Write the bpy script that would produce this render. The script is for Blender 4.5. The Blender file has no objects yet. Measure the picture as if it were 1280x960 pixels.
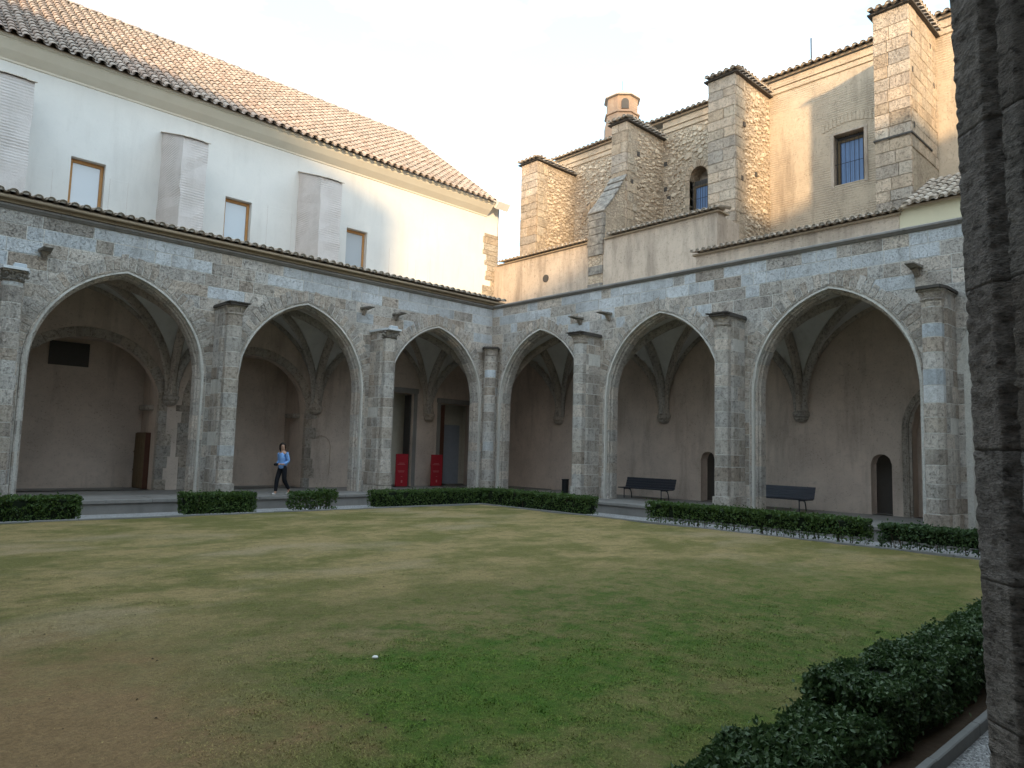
import bpy, bmesh, math, random
import numpy as np
from mathutils import Vector, Matrix, noise

random.seed(7); rng = np.random.default_rng(7)
scene = bpy.context.scene
COL = scene.collection
rad = math.radians

# ------------------------------------------------------------------ camera, sky, sun, exposure
CAM = Vector((-21.343, -23.995, 1.70))
YAW, PITCH, ROLL, FPX = 0.813988, 0.0934423, 0.0278029, 894.12
cam_d = bpy.data.cameras.new('camera'); cam = bpy.data.objects.new('camera', cam_d); COL.objects.link(cam)
fw = Vector((math.cos(YAW)*math.cos(PITCH), math.sin(YAW)*math.cos(PITCH), math.sin(PITCH)))
rt = Vector((math.sin(YAW), -math.cos(YAW), 0)); up = rt.cross(fw)
r2 = rt*math.cos(ROLL)+up*math.sin(ROLL); u2 = up*math.cos(ROLL)-rt*math.sin(ROLL)
cam.matrix_world = Matrix(((r2.x, u2.x, -fw.x, CAM.x), (r2.y, u2.y, -fw.y, CAM.y), (r2.z, u2.z, -fw.z, CAM.z), (0, 0, 0, 1)))
cam_d.sensor_width = 36; cam_d.lens = FPX/1280*36; cam_d.clip_start = 0.05; cam_d.clip_end = 2000
scene.camera = cam

SUN_EL = rad(11); SUN_TRAVEL = Vector((1.0, 1.2, 0)).normalized()
world = bpy.data.worlds.new('World'); scene.world = world; world.use_nodes = True
wn = world.node_tree; bg = wn.nodes['Background']
sky = wn.nodes.new('ShaderNodeTexSky'); sky.sky_type = 'NISHITA'; sky.sun_disc = False
sky.sun_elevation = SUN_EL; sky.sun_rotation = math.atan2(-SUN_TRAVEL.x, -SUN_TRAVEL.y)
sky.air_density = 1.0; sky.dust_density = 1.2; sky.ozone_density = 1.0
hs = wn.nodes.new('ShaderNodeHueSaturation'); hs.inputs['Saturation'].default_value = 0.7
wn.links.new(sky.outputs[0], hs.inputs['Color'])
def wnode(t, **ins):
    k = wn.nodes.new(t)
    for i, v in ins.items():
        i = i.replace('_', ' ')
        if isinstance(v, bpy.types.NodeSocket): wn.links.new(v, k.inputs[i])
        else: k.inputs[i].default_value = v
    return k
# thin veil of high cloud over the whole sky
tc = wnode('ShaderNodeTexCoord'); mp = wnode('ShaderNodeMapping', Vector=tc.outputs['Generated'], Scale=(1.0, 1.0, 2.6))
cn = wnode('ShaderNodeTexNoise', Vector=mp.outputs[0], Scale=2.4, Detail=7.0, Roughness=.58)
cr = wnode('ShaderNodeMapRange', Value=cn.outputs[0]); cr.inputs['From Min'].default_value = .40; cr.inputs['From Max'].default_value = .66
veil = wn.nodes.new('ShaderNodeMix'); veil.data_type = 'RGBA'; wn.links.new(cr.outputs[0], veil.inputs[0])
veil.inputs[6].default_value = (0.72, 1.30, 1.72, 1); veil.inputs[7].default_value = (2.75, 2.90, 3.0, 1)
sm_ = wn.nodes.new('ShaderNodeMix'); sm_.data_type = 'RGBA'; sm_.blend_type = 'ADD'; sm_.inputs[0].default_value = 1
half = wn.nodes.new('ShaderNodeMix'); half.data_type = 'RGBA'; half.blend_type = 'MULTIPLY'; half.inputs[0].default_value = 1; half.inputs[7].default_value = (.27, .27, .27, 1)
wn.links.new(hs.outputs[0], half.inputs[6]); wn.links.new(half.outputs[2], sm_.inputs[6]); wn.links.new(veil.outputs[2], sm_.inputs[7]); wn.links.new(sm_.outputs[2], bg.inputs['Color'])
bg.inputs['Strength'].default_value = 0.15
sun_d = bpy.data.lights.new('sun', 'SUN'); sun_d.energy = 2.0; sun_d.angle = rad(2.2); sun_d.color = (0.52, 0.365, 0.195)
sun = bpy.data.objects.new('sun', sun_d); COL.objects.link(sun); sun.location = (-60, -70, 40)
sd = Vector((SUN_TRAVEL.x*math.cos(SUN_EL), SUN_TRAVEL.y*math.cos(SUN_EL), -math.sin(SUN_EL)))
sun.rotation_euler = sd.to_track_quat('-Z', 'Y').to_euler()
vs = scene.view_settings
vs.view_transform = 'Standard'; vs.look = 'None'; vs.gamma = 1; vs.use_curve_mapping = False
vs.exposure = 2.45
scene.cycles.max_bounces = 8; scene.cycles.diffuse_bounces = 5

# ------------------------------------------------------------------ material helpers
class NT:
    def __init__(s, name):
        s.m = bpy.data.materials.new(name); s.m.use_nodes = True
        s.t = s.m.node_tree; s.b = s.t.nodes['Principled BSDF']; s.out = s.t.nodes['Material Output']
        s.b.inputs['Roughness'].default_value = 0.9
        s.b.inputs['Specular IOR Level'].default_value = 0.2
    def n(s, typ, ins=None, **attr):
        k = s.t.nodes.new('ShaderNode'+typ)
        for a, v in attr.items(): setattr(k, a, v)
        for i, v in (ins or {}).items():
            if isinstance(v, bpy.types.NodeSocket): s.t.links.new(v, k.inputs[i])
            else: k.inputs[i].default_value = v
        return k
    def col(s, c): return (*c, 1) if len(c) == 3 else c
    def mix(s, f, a, b, mode='MIX'):
        k = s.t.nodes.new('ShaderNodeMix'); k.data_type = 'RGBA'; k.blend_type = mode
        for i, v in ((0, f), (6, a), (7, b)):
            if isinstance(v, bpy.types.NodeSocket): s.t.links.new(v, k.inputs[i])
            else: k.inputs[i].default_value = v if i == 0 else s.col(v)
        return k.outputs[2]
    def noise(s, vec, scale, detail=4, rough=0.55, out=0, dist=0):
        return s.n('TexNoise', {'Vector': vec, 'Scale': scale, 'Detail': detail, 'Roughness': rough, 'Distortion': dist}).outputs[out]
    def ramp(s, f, lo, hi, a=0.0, b=1.0):
        k = s.n('MapRange', {'Value': f, 'From Min': lo, 'From Max': hi, 'To Min': a, 'To Max': b}); k.clamp = True
        return k.outputs[0]
    def math(s, op, a, b=0.0):
        return s.n('Math', {0: a, 1: b}, operation=op).outputs[0]
    def pos(s, jitter=True):
        g = s.n('NewGeometry').outputs['Position']
        if not jitter: return g
        r = s.n('ObjectInfo').outputs['Random']
        v = s.n('CombineXYZ', {0: s.math('MULTIPLY', r, 37.0), 1: s.math('MULTIPLY', r, 91.0), 2: s.math('MULTIPLY', r, 53.0)})
        return s.n('VectorMath', {0: g, 1: v.outputs[0]}, operation='ADD').outputs[0]
    def sc(s, vec, x, y, z): return s.n('VectorMath', {0: vec, 1: (x, y, z)}, operation='MULTIPLY').outputs[0]
    def bump(s, h, strength=0.5, dist=0.02, normal=None):
        ins = {'Height': h, 'Strength': strength, 'Distance': dist}
        if normal is not None: ins['Normal'] = normal
        return s.n('Bump', ins).outputs[0]
    def done(s, color, normal=None, rough=None):
        for k, v in (('Base Color', color), ('Normal', normal), ('Roughness', rough)):
            if v is None: continue
            if isinstance(v, bpy.types.NodeSocket): s.t.links.new(v, s.b.inputs[k])
            else: s.b.inputs[k].default_value = s.col(v) if k == 'Base Color' else v
        return s.m
M = {}
def stone_mat(name, c1, c2, dark, pit=1.0, bscale=1.0, tint=True, zs=1.0):
    t = NT(name); p = t.pos()
    if zs != 1: p = t.sc(p, 1, 1, zs)
    a = t.noise(p, 1.6, 6, 0.65); b = t.noise(p, 9*bscale, 8, 0.7); d = t.noise(p, 38*bscale, 6, 0.75)
    streak = t.noise(t.sc(p, 2.2, 2.2, 0.35), 1.0, 5, 0.6)
    c = t.mix(t.ramp(a, .32, .68), c1, c2)
    c = t.mix(t.ramp(b, .50, .66, 0, .8*pit), c, dark); e2 = t.noise(p, 21*bscale, 5, .75); c = t.mix(t.ramp(e2, .56, .68, 0, .75*pit), c, dark)
    c = t.mix(t.ramp(streak, .5, .72, 0, .55), c, dark)
    c = t.mix(t.ramp(d, .3, .75, 0.78, 1.18), (0, 0, 0), c) if False else t.mix(1.0, c, t.n('CombineColor', {0: t.ramp(d, .25, .75, .72, 1.2), 1: t.ramp(d, .25, .75, .72, 1.2), 2: t.ramp(d, .25, .75, .72, 1.2)}).outputs[0], 'MULTIPLY')
    if tint: c = t.mix(1.0, c, t.n('ObjectInfo').outputs['Color'], 'MULTIPLY')
    v = t.n('TexVoronoi', {'Vector': p, 'Scale': 26*bscale}).outputs['Distance']
    h = t.math('ADD', t.math('MULTIPLY', b, 1.2), t.math('ADD', t.math('MULTIPLY', d, .6), t.math('MULTIPLY', v, .35*pit)))
    h = t.math('SUBTRACT', h, t.math('MULTIPLY', t.ramp(e2, .54, .68), .9)); M[name] = t.done(c, t.bump(h, 0.9, 0.04*pit))
    return M[name]
stone_mat('stone', (.64, .585, .53), (.51, .46, .412), (.19, .168, .152), .95)
stone_mat('pale_stone', (.64, .635, .63), (.56, .555, .55), (.29, .27, .255), .6)
stone_mat('stone_core', (.70, .67, .62), (.62, .59, .54), (.36, .33, .29), .35)
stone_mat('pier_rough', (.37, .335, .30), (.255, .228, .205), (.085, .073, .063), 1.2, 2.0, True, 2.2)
stone_mat('church_stone', (.60, .50, .395), (.48, .395, .31), (.21, .17, .135), 1.0)

def plaster(name, c1, c2, stain, amt=.5, bump=.25, coursed=0):
    t = NT(name); p = t.pos(False)
    a = t.noise(p, .8, 6, .6); b = t.noise(p, 5, 6, .65); st = t.noise(t.sc(p, 1.3, 1.3, .22), 1.2, 6, .65); f = t.noise(p, 45, 4, .7)
    c = t.mix(t.ramp(a, .35, .65), c1, c2)
    c = t.mix(t.ramp(st, .52, .78, 0, amt) if amt < .9 else t.ramp(st, .45, .66, 0, .7), c, stain)
    c = t.mix(t.ramp(b, .55, .8, 0, amt*.6), c, stain)
    h = t.math('ADD', b, t.math('MULTIPLY', f, .5))
    if amt > .7:
        pk = t.ramp(t.noise(p, 17, 5, .7), .57, .68); c = t.mix(t.math('MULTIPLY', pk, t.ramp(a, .35, .65, .25, .95)), c, stain); h = t.math('SUBTRACT', h, t.math('MULTIPLY', pk, .5))
    if coursed:
        w = t.n('TexWave', {'Vector': p, 'Scale': coursed, 'Distortion': 1.6, 'Detail': 4, 'Detail Scale': 2.5}, bands_direction='Z').outputs['Fac']
        k = t.ramp(t.noise(p, .6, 3), .45, .6)
        w = t.math('MULTIPLY', w, k); h = t.math('ADD', h, t.math('MULTIPLY', w, .8))
        c = t.mix(t.math('MULTIPLY', w, .34), c, stain)
    M[name] = t.done(c, t.bump(h, bump, .03)); return M[name]
plaster('gallery_plaster', (.63, .515, .435), (.51, .415, .35), (.26, .205, .168), .72, .4)
plaster('vault_plaster', (.66, .645, .62), (.57, .555, .53), (.26, .23, .20), .4, .2)
plaster('white_plaster', (.70, .685, .655), (.65, .64, .615), (.50, .48, .455), .45, .15)
plaster('cream_plaster', (.66, .62, .53), (.63, .58, .49), (.52, .47, .39), .3, .08)
plaster('church_plaster', (.61, .50, .40), (.51, .415, .33), (.24, .19, .15), .95, .8)
plaster('church_brick', (.60, .485, .36), (.51, .41, .305), (.27, .21, .155), .8, .8, 3.2)
plaster('turret_brick', (.36, .245, .17), (.30, .20, .14), (.45, .36, .27), .8, .8, 2.2)
plaster('yellow_plaster', (.66, .60, .43), (.62, .56, .40), (.50, .44, .32), .3, .1)
plaster('whitewashed_brick', (.66, .605, .58), (.57, .52, .495), (.42, .375, .345), .4, .5, 3.4)
plaster('soffit', (.40, .315, .22), (.34, .265, .19), (.16, .12, .09), .4, .1)
plaster('paving', (.30, .275, .25), (.25, .23, .21), (.16, .14, .125), .5, .15)
plaster('sill_stone', (.26, .243, .226), (.205, .19, .176), (.14, .128, .115), .7, .5)

t = NT('rubble'); p = t.pos(False)                      # mortar bed behind the rubble stones
v = t.n('TexVoronoi', {'Vector': t.sc(p, 1, 1, 1.5), 'Scale': 5.5, 'Randomness': 1}); v2 = t.n('TexVoronoi', {'Vector': t.sc(p, 1, 1, 1.5), 'Scale': 5.5}, feature='DISTANCE_TO_EDGE').outputs['Distance']
nz = t.noise(p, 12, 8, .7); c = t.mix(t.n('SeparateColor', {0: v.outputs['Color']}).outputs[0], (.60, .485, .36), (.42, .335, .25))
c = t.mix(t.ramp(v2, 0, .07, .7, 0), c, (.27, .20, .145)); c = t.mix(t.ramp(nz, .55, .75, 0, .6), c, (.20, .155, .115))
c = t.mix(t.ramp(t.noise(p, .5, 4), .5, .7, 0, .45), c, (.27, .22, .17))
M['rubble'] = t.done(c, t.bump(t.math('ADD', t.ramp(v2, 0, .12), nz), .8, .05))
def island(t):
    r = t.math('ADD', t.n('NewGeometry').outputs['Random Per Island'], t.n('ObjectInfo').outputs['Random'])
    return t.math('FRACT', t.math('MULTIPLY', r, 7.31))
t = NT('rubble_stone'); p = t.pos(False); r = island(t)
c = t.mix(r, (.68, .57, .44), (.42, .335, .25)); c = t.mix(t.ramp(t.noise(p, 14, 6, .7), .5, .75, 0, .6), c, (.22, .17, .125))
M['rubble_stone'] = t.done(c, t.bump(t.noise(p, 22, 6, .7), .6, .03))
t = NT('roof_tile'); p = t.pos(False); r = island(t); big = t.noise(p, .35, 3); sm = t.noise(p, 16, 6, .7)
c = t.mix(r, (.33, .245, .20), (.47, .39, .335)); c = t.mix(t.ramp(big, .42, .62, 0, .6), c, (.31, .275, .24))
c = t.mix(t.ramp(sm, .5, .72, 0, .7), c, (.17, .145, .12)); M['roof_tile'] = t.done(c, t.bump(sm, .4, .01))
t = NT('old_tile'); p = t.pos(False); r = island(t); sm = t.noise(p, 16, 6, .7)
c = t.mix(r, (.36, .29, .23), (.54, .46, .38)); c = t.mix(t.ramp(sm, .48, .7, 0, .75), c, (.16, .135, .11)); M['old_tile'] = t.done(c, t.bump(sm, .5, .012))
t = NT('slate'); p = t.pos(); sm = t.noise(p, 12, 6, .7); M['slate'] = t.done(t.mix(sm, (.04, .036, .032), (.125, .11, .098)), t.bump(sm, .6, .02))
t = NT('grey_moss_stone'); p = t.pos(); sm = t.noise(p, 5, 8, .7); M['grey_moss_stone'] = t.done(t.mix(t.ramp(sm, .35, .65), (.34, .31, .27), (.13, .115, .10)), t.bump(sm, .8, .04))
def flat(name, c, rough=.6, metal=0, var=.15, scale=6, bump=.1):
    t = NT(name); p = t.pos(); n = t.noise(p, scale, 5, .6)
    d = tuple(x*(1-var) for x in c); t.b.inputs['Metallic'].default_value = metal
    M[name] = t.done(t.mix(n, d, tuple(x*(1+var) for x in c)), t.bump(n, bump, .01), rough); return M[name]
flat('wood_frame', (.42, .22, .085), .55, 0, .25, 9); flat('old_wood', (.15, .105, .06), .7, 0, .3, 7)
flat('dark_wood', (.10, .045, .03), .6, 0, .3); flat('blue_blind', (.16, .24, .40), .5, 0, .12); flat('iron', (.045, .04, .04), .6, .4)
flat('bench_metal', (.055, .055, .065), .45, .3); flat('black_plastic', (.018, .018, .02), .5); flat('white_metal', (.62, .64, .66), .45, .2)
flat('red_paint', (.36, .022, .032), .45, 0, .08); flat('panel_print', (.50, .16, .16), .6, 0, .1); flat('dark_panel', (.075, .068, .062), .6)
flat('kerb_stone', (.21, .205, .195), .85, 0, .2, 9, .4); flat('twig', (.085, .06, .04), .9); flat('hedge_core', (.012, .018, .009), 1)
flat('soil', (.075, .052, .035), 1, 0, .4, 14, .8); flat('shirt', (.22, .40, .75), .85, 0, .12, 20); flat('trousers', (.014, .014, .018), .85); flat('skin', (.46, .27, .19), .6, 0, .06); flat('hair', (.022, .016, .013), .6)
flat('shoe', (.50, .47, .45), .7); flat('far_wall', (.45, .40, .34), .9); flat('pale_door', (.36, .40, .47), .6); flat('room_wall', (.66, .62, .53), .8); flat('white_pebble', (.75, .74, .72), .7)
t = NT('window_glass'); t.b.inputs['Metallic'].default_value = 0; t.b.inputs['Specular IOR Level'].default_value = .9; M['window_glass'] = t.done((.42, .46, .50), None, .04)

t = NT('gravel'); p = t.pos(False); v = t.n('TexVoronoi', {'Vector': p, 'Scale': 45}); n = t.noise(p, 3, 5)
c = t.mix(t.n('SeparateColor', {0: v.outputs['Color']}).outputs[0], (.20, .195, .195), (.48, .47, .46)); c = t.mix(t.ramp(n, .4, .7, 0, .3), c, (.20, .18, .155))
M['gravel'] = t.done(c, t.bump(v.outputs['Distance'], .9, .02))
t = NT('pebble'); r = island(t); M['pebble'] = t.done(t.mix(r, (.16, .155, .155), (.46, .45, .44)))
def leafmat(name, a, b, tr=.25):
    t = NT(name); r = island(t); c = t.mix(r, a, b)
    t.b.inputs['Specular IOR Level'].default_value = .35
    tl = t.n('BsdfTranslucent', {'Color': c}); mx = t.n('MixShader', {0: tr, 1: t.b.outputs[0], 2: tl.outputs[0]})
    t.t.links.new(mx.outputs[0], t.out.inputs['Surface']); M[name] = t.done(c, None, .5)
leafmat('box_leaf', (.038, .075, .018), (.095, .155, .035)); leafmat('dark_leaf', (.030, .062, .020), (.075, .125, .042))

# lawn: world-space patches of soil, live grass and dry turf
def lawn_color(t, blade=False):
    p = t.pos(False); w = t.n('SeparateXYZ', {0: p})
    d1 = t.noise(t.sc(p, .9, .9, 1), 1.0, 6, .65); d2 = t.noise(t.sc(p, .62, .85, 1), 1.0, 6, .68); d3 = t.noise(p, 3.2, 6, .7); f = t.noise(p, 30, 6, .75); vf = t.noise(p, 120, 3, .7)
    def ell(cx, cy, rx, ry, soft=.55):
        a = t.math('DIVIDE', t.math('SUBTRACT', w.outputs[0], cx), rx); b = t.math('DIVIDE', t.math('SUBTRACT', w.outputs[1], cy), ry)
        r = t.math('SQRT', t.math('ADD', t.math('MULTIPLY', a, a), t.math('MULTIPLY', b, b)))
        r = t.math('ADD', r, t.math('MULTIPLY', t.math('SUBTRACT', d1, .5), 2.6)); r = t.math('ADD', r, t.math('MULTIPLY', t.math('SUBTRACT', d3, .5), 1.7))
        return t.ramp(r, 1-soft, 1+soft, 1, 0)
    g1 = ell(-17.1, -19.5, 2.2, 1.5, .6); g2 = ell(-13.3, -20.0, 5.5, 2.3, .8); g3 = ell(-14.6, -17.6, 4.5, 1.8, .9); soil = ell(-20.8, -18.2, 1.8, 2.4, .45)
    dry = t.mix(t.ramp(d2, .42, .58), (.34, .255, .115), (.175, .16, .05)); dry = t.mix(t.ramp(d3, .5, .72, 0, .6), dry, (.125, .125, .045))
    dry = t.mix(t.ramp(t.noise(t.sc(p, .35, .6, 1), 1.0, 3), .55, .7, 0, .7), dry, (.36, .28, .165))
    olive = t.mix(t.ramp(d3, .35, .65), (.105, .125, .026), (.21, .17, .075))
    c = t.mix(g3, dry, olive); c = t.mix(t.math('MULTIPLY', g2, .9), c, t.mix(t.ramp(d3, .4, .65), (.068, .125, .016), (.15, .15, .046)))
    c = t.mix(t.math('MULTIPLY', g1, .92), c, t.mix(t.ramp(d3, .4, .7), (.062, .14, .012), (.125, .16, .03)))
    c = t.mix(soil, c, t.mix(d3, (.25, .155, .07), (.37, .25, .125)))
    k = t.ramp(t.math('ADD', t.math('MULTIPLY', f, .6), t.math('MULTIPLY', t.noise(p, 9, 6, .75), .4)), .3, .7, .55, 1.4); c = t.mix(1.0, c, t.n('CombineColor', {0: k, 1: k, 2: k}).outputs[0], 'MULTIPLY')
    return c, t.math('ADD', t.math('ADD', f, t.math('MULTIPLY', vf, .6)), t.math('MULTIPLY', d3, 1.5))
t = NT('lawn'); c, h = lawn_color(t); M['lawn'] = t.done(c, t.bump(h, .9, .03))
t = NT('grass_blade'); c, h = lawn_color(t); r = island(t); k = t.ramp(r, 0, 1, .8, 1.7)
c = t.mix(.25, c, (.13, .165, .04)); M['grass_blade'] = t.done(t.mix(1.0, c, t.n('CombineColor', {0: k, 1: k, 2: k}).outputs[0], 'MULTIPLY'))

# ------------------------------------------------------------------ object helpers
WORLD = {}
def place(o, w, parent):
    pw = WORLD[parent.name] if parent else Vector((0, 0, 0))
    if parent: o.parent = parent
    o.location = Vector(w)-pw; WORLD[o.name] = Vector(w)
def thing(name, label, cat, loc=(0, 0, 0), group=None, kind=None, parent=None):
    o = bpy.data.objects.new(name, None); COL.objects.link(o); o.empty_display_size = .2
    place(o, loc, parent); tag(o, label, cat, group, kind); return o
def tag(o, label=None, cat=None, group=None, kind=None):
    for k, v in (('label', label), ('category', cat), ('group', group), ('kind', kind)):
        if v: o[k] = v
    return o
def mesh_of(name, V, F, mat, smooth=False):
    me = bpy.data.meshes.new(name); me.from_pydata([tuple(v) for v in V], [], F)
    if mat: me.materials.append(M[mat])
    if smooth: me.polygons.foreach_set('use_smooth', [True]*len(me.polygons))
    me.update(); return me
def fixn(me):
    bm = bmesh.new(); bm.from_mesh(me); bmesh.ops.recalc_face_normals(bm, faces=bm.faces); bm.to_mesh(me); bm.free(); return me
def obj(name, V, F, mat, parent=None, color=None, smooth=False, origin=None, fix=True):
    V = np.asarray(V, float); c = np.array(origin, float) if origin is not None else np.array([V[:, 0].mean(), V[:, 1].mean(), V[:, 2].min()])
    me = mesh_of(name, V-c, F, mat, smooth)
    if fix: fixn(me)
    o = bpy.data.objects.new(name, me); COL.objects.link(o); place(o, c, parent)
    if color is not None: o.color = (*color, 1)
    return o
def inst(name, me, w, parent, rot=None, color=None, scale=None):
    o = bpy.data.objects.new(name, me); COL.objects.link(o); place(o, w, parent)
    if rot is not None: o.rotation_euler = rot
    if scale is not None: o.scale = scale
    if color is not None: o.color = (*color, 1)
    return o
BF = [(0, 1, 2, 3), (4, 7, 6, 5), (0, 4, 5, 1), (1, 5, 6, 2), (2, 6, 7, 3), (3, 7, 4, 0)]
def boxv(a, b):
    (x0, y0, z0), (x1, y1, z1) = a, b
    return [(x0, y0, z0), (x1, y0, z0), (x1, y1, z0), (x0, y1, z0), (x0, y0, z1), (x1, y0, z1), (x1, y1, z1), (x0, y1, z1)]
def box(name, a, b, mat, parent=None, color=None, bev=0):
    o = obj(name, boxv(a, b), BF, mat, parent, color)
    if bev: bevel(o, bev)
    return o
def bevel(o, w, seg=1):
    bm = bmesh.new(); bm.from_mesh(o.data); bmesh.ops.bevel(bm, geom=list(bm.edges), offset=w, segments=seg, affect='EDGES'); bm.to_mesh(o.data); bm.free(); return o
class MB:
    def __init__(s): s.V = []; s.F = []
    def add(s, V, F):
        n = len(s.V); s.V += [tuple(v) for v in V]; s.F += [tuple(i+n for i in f) for f in F]; return s
    def box(s, a, b): return s.add(boxv(a, b), BF)
    def build(s, name, mat, parent=None, color=None, smooth=False, fix=True): return obj(name, s.V, s.F, mat, parent, color, smooth, fix=fix)
def prism(poly, z0, z1):
    n = len(poly); V = [(x, y, z0) for x, y in poly]+[(x, y, z1) for x, y in poly]
    return V, [tuple(range(n))[::-1], tuple(range(n, 2*n))]+[(i, (i+1) % n, n+(i+1) % n, n+i) for i in range(n)]
def tube(path, r, seg=6, caps=True):
    P = [Vector(p) for p in path]; V = []; F = []; R = r if isinstance(r, (list, tuple)) else [r]*len(P)
    for i, p in enumerate(P):
        t = (P[min(i+1, len(P)-1)]-P[max(i-1, 0)]).normalized(); a = t.cross(Vector((0, 0, 1)))
        if a.length < .05: a = t.cross(Vector((1, 0, 0)))
        a.normalize(); b = t.cross(a)
        for k in range(seg): q = 2*math.pi*k/seg; V.append(tuple(p+a*math.cos(q)*R[i]+b*math.sin(q)*R[i]))
    for i in range(len(P)-1):
        for k in range(seg): F.append((i*seg+k, i*seg+(k+1) % seg, (i+1)*seg+(k+1) % seg, (i+1)*seg+k))
    if caps: F += [tuple(range(seg))[::-1], tuple(range((len(P)-1)*seg, len(P)*seg))]
    return V, F
def jit(c, d=.12):
    k = 1+random.uniform(-d, d); h = random.uniform(-.04, .04)
    return (c[0]*k*(1+h), c[1]*k, c[2]*k*(1-h))

# ------------------------------------------------------------------ cloister frame: u along a wall, v outwards from the court, z up
S = 24.2; BAY = 6.05; GD = 4.75; ZC = 8.09; ZS = 3.8; W0 = 2.33; RISE = 2.93
R0 = (RISE**2+W0**2)/(2*W0); OFF = R0-W0; WT = 0.6; FLOOR = -.12; GROUND = -.35
T = {'n': lambda u, v, z: (u, v, z), 'e': lambda u, v, z: (v, u, z), 's': lambda u, v, z: (u, -S-v, z), 'w': lambda u, v, z: (-S-v, u, z)}
BC = [-BAY*(k+.5) for k in range(4)]; BL = [-BAY*k for k in range(5)]
def tv(side, V): f = T[side]; return [f(*v) for v in V]
def arch_pt(a, o):                                   # a: 0 left foot of arc .. 1 apex .. 2 right foot; o: offset outwards
    amax = math.acos(OFF/(R0+o)) if OFF/(R0+o) < 1 else 0
    s = a if a <= 1 else 2-a; th = s*amax
    x = OFF-(R0+o)*math.cos(th); z = ZS+(R0+o)*math.sin(th)
    return (x if a <= 1 else -x, z)
def chord(z, o):
    if z <= ZS: return W0+o
    q = (R0+o)**2-(z-ZS)**2
    return max(0.0, math.sqrt(q)-OFF) if q > 0 else 0.0
def strip_wall(u0, u1, z0, z1, openings, v0, v1):
    """wall slab with openings (uc, half, zbase, top(u-uc)); returns V, F in u, v, z"""
    cuts = {u0, u1}
    for (uc, h, zb, top, n) in openings:
        for i in range(n+1): cuts.add(round(uc-h+2*h*i/n, 5))
    cs = sorted(c for c in cuts if u0-1e-6 <= c <= u1+1e-6); m = MB()
    def q(*p): m.add(p, [tuple(range(len(p)))])
    def slab(a, b, za0, za1, zb0, zb1, lo, hi):
        for v in (v0, v1): q((a, v, za0), (b, v, zb0), (b, v, zb1), (a, v, za1))
        if lo: q((a, v0, za0), (b, v0, zb0), (b, v1, zb0), (a, v1, za0))
        if hi: q((a, v0, za1), (b, v0, zb1), (b, v1, zb1), (a, v1, za1))
    for a, b in zip(cs, cs[1:]):
        mid = (a+b)/2; op = [o for o in openings if abs(mid-o[0]) < o[1]]
        if not op: slab(a, b, z0, z1, z0, z1, False, True); continue
        uc, h, zb, top, n = op[0]
        slab(a, b, top(a-uc), z1, top(b-uc), z1, True, True)
        if zb > z0+1e-4: slab(a, b, z0, zb, z0, zb, False, True)
    for (uc, h, zb, top, n) in openings:
        for sgn in (-1, 1):
            u = uc+sgn*h
            if u0-1e-6 <= u <= u1+1e-6 and top(sgn*h) > zb: q((u, v0, zb), (u, v1, zb), (u, v1, top(sgn*h)), (u, v0, top(sgn*h)))
    q((u0, v0, z0), (u0, v1, z0), (u0, v1, z1), (u0, v0, z1)); q((u1, v0, z0), (u1, v1, z0), (u1, v1, z1), (u1, v0, z1))
    return m.V, m.F
def arch_top(o): return lambda x: max(ZS, ZS+math.sqrt(max(0, (R0+o)**2-(abs(x)+OFF)**2)))
def round_top(zs, h, rise): return lambda x: zs+rise*math.sqrt(max(0, 1-(x/h)**2))
def flat_top(z): return lambda x: z

# ------------------------------------------------------------------ ground
box('ground', (-320, -320, -1.2), (320, 320, -.55), 'gravel')['kind'] = 'structure'
LN = (-20.8, -21.5, -3.3, -3.38)                      # lawn x0, y0, x1, y1
nx, ny = 90, 90; V = []; F = []
for j in range(ny+1):
    for i in range(nx+1):
        x = LN[0]+(LN[2]-LN[0])*i/nx-.0; y = LN[1]+(LN[3]-LN[1])*j/ny
        V.append((x, y, GROUND+.015+.03*noise.fractal(Vector((x*.5, y*.5, 0)), 1, 2, 3)))
F = [(j*(nx+1)+i, j*(nx+1)+i+1, (j+1)*(nx+1)+i+1, (j+1)*(nx+1)+i) for j in range(ny) for i in range(nx)]
tag(obj('lawn', V, F, 'lawn', smooth=True, fix=False), kind='structure')
tag(obj('gravel_path', [(-24.2, -24.2, GROUND-.05), (0, -24.2, GROUND-.05), (0, 0, GROUND-.05), (-24.2, 0, GROUND-.05)], [(0, 1, 2, 3)], 'gravel'), kind='structure')
tag(obj('planting_bed', [(-23, -22.31, GROUND-.02), (-3.4, -22.31, GROUND-.02), (-3.4, -21.45, GROUND-.02), (-23, -21.45, GROUND-.02)], [(0, 1, 2, 3)], 'soil'), kind='structure')
kerb = thing('lawn_kerb', None, None, (-12, -12, GROUND), kind='structure')
def kerb_run(p, q):
    p = Vector(p); q = Vector(q); n = int((q-p).length/1.0); d = (q-p)/n; s = d.normalized(); w = Vector((-s.y, s.x, 0))*.03
    for i in range(n):
        a = p+d*i+s*.006; b = p+d*(i+1)-s*.006; h = random.uniform(-.008, .008); zt = GROUND+.055+h
        V = [tuple(x)+(z,) for z in (GROUND-.1, zt) for x in ((a-w).xy, (b-w).xy, (b+w).xy, (a+w).xy)]
        o = obj('kerb_stone', V, BF, 'kerb_stone', kerb, jit((1, 1, 1))); bevel(o, .008)
kerb_run((LN[0], LN[3], 0), (LN[2], LN[3], 0)); kerb_run((LN[2], LN[3], 0), (LN[2], LN[1]-.8, 0)); kerb_run((-23, -22.32, 0), (LN[2], -22.32, 0)); kerb_run((LN[0], -22.3, 0), (LN[0], LN[3], 0))

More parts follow.
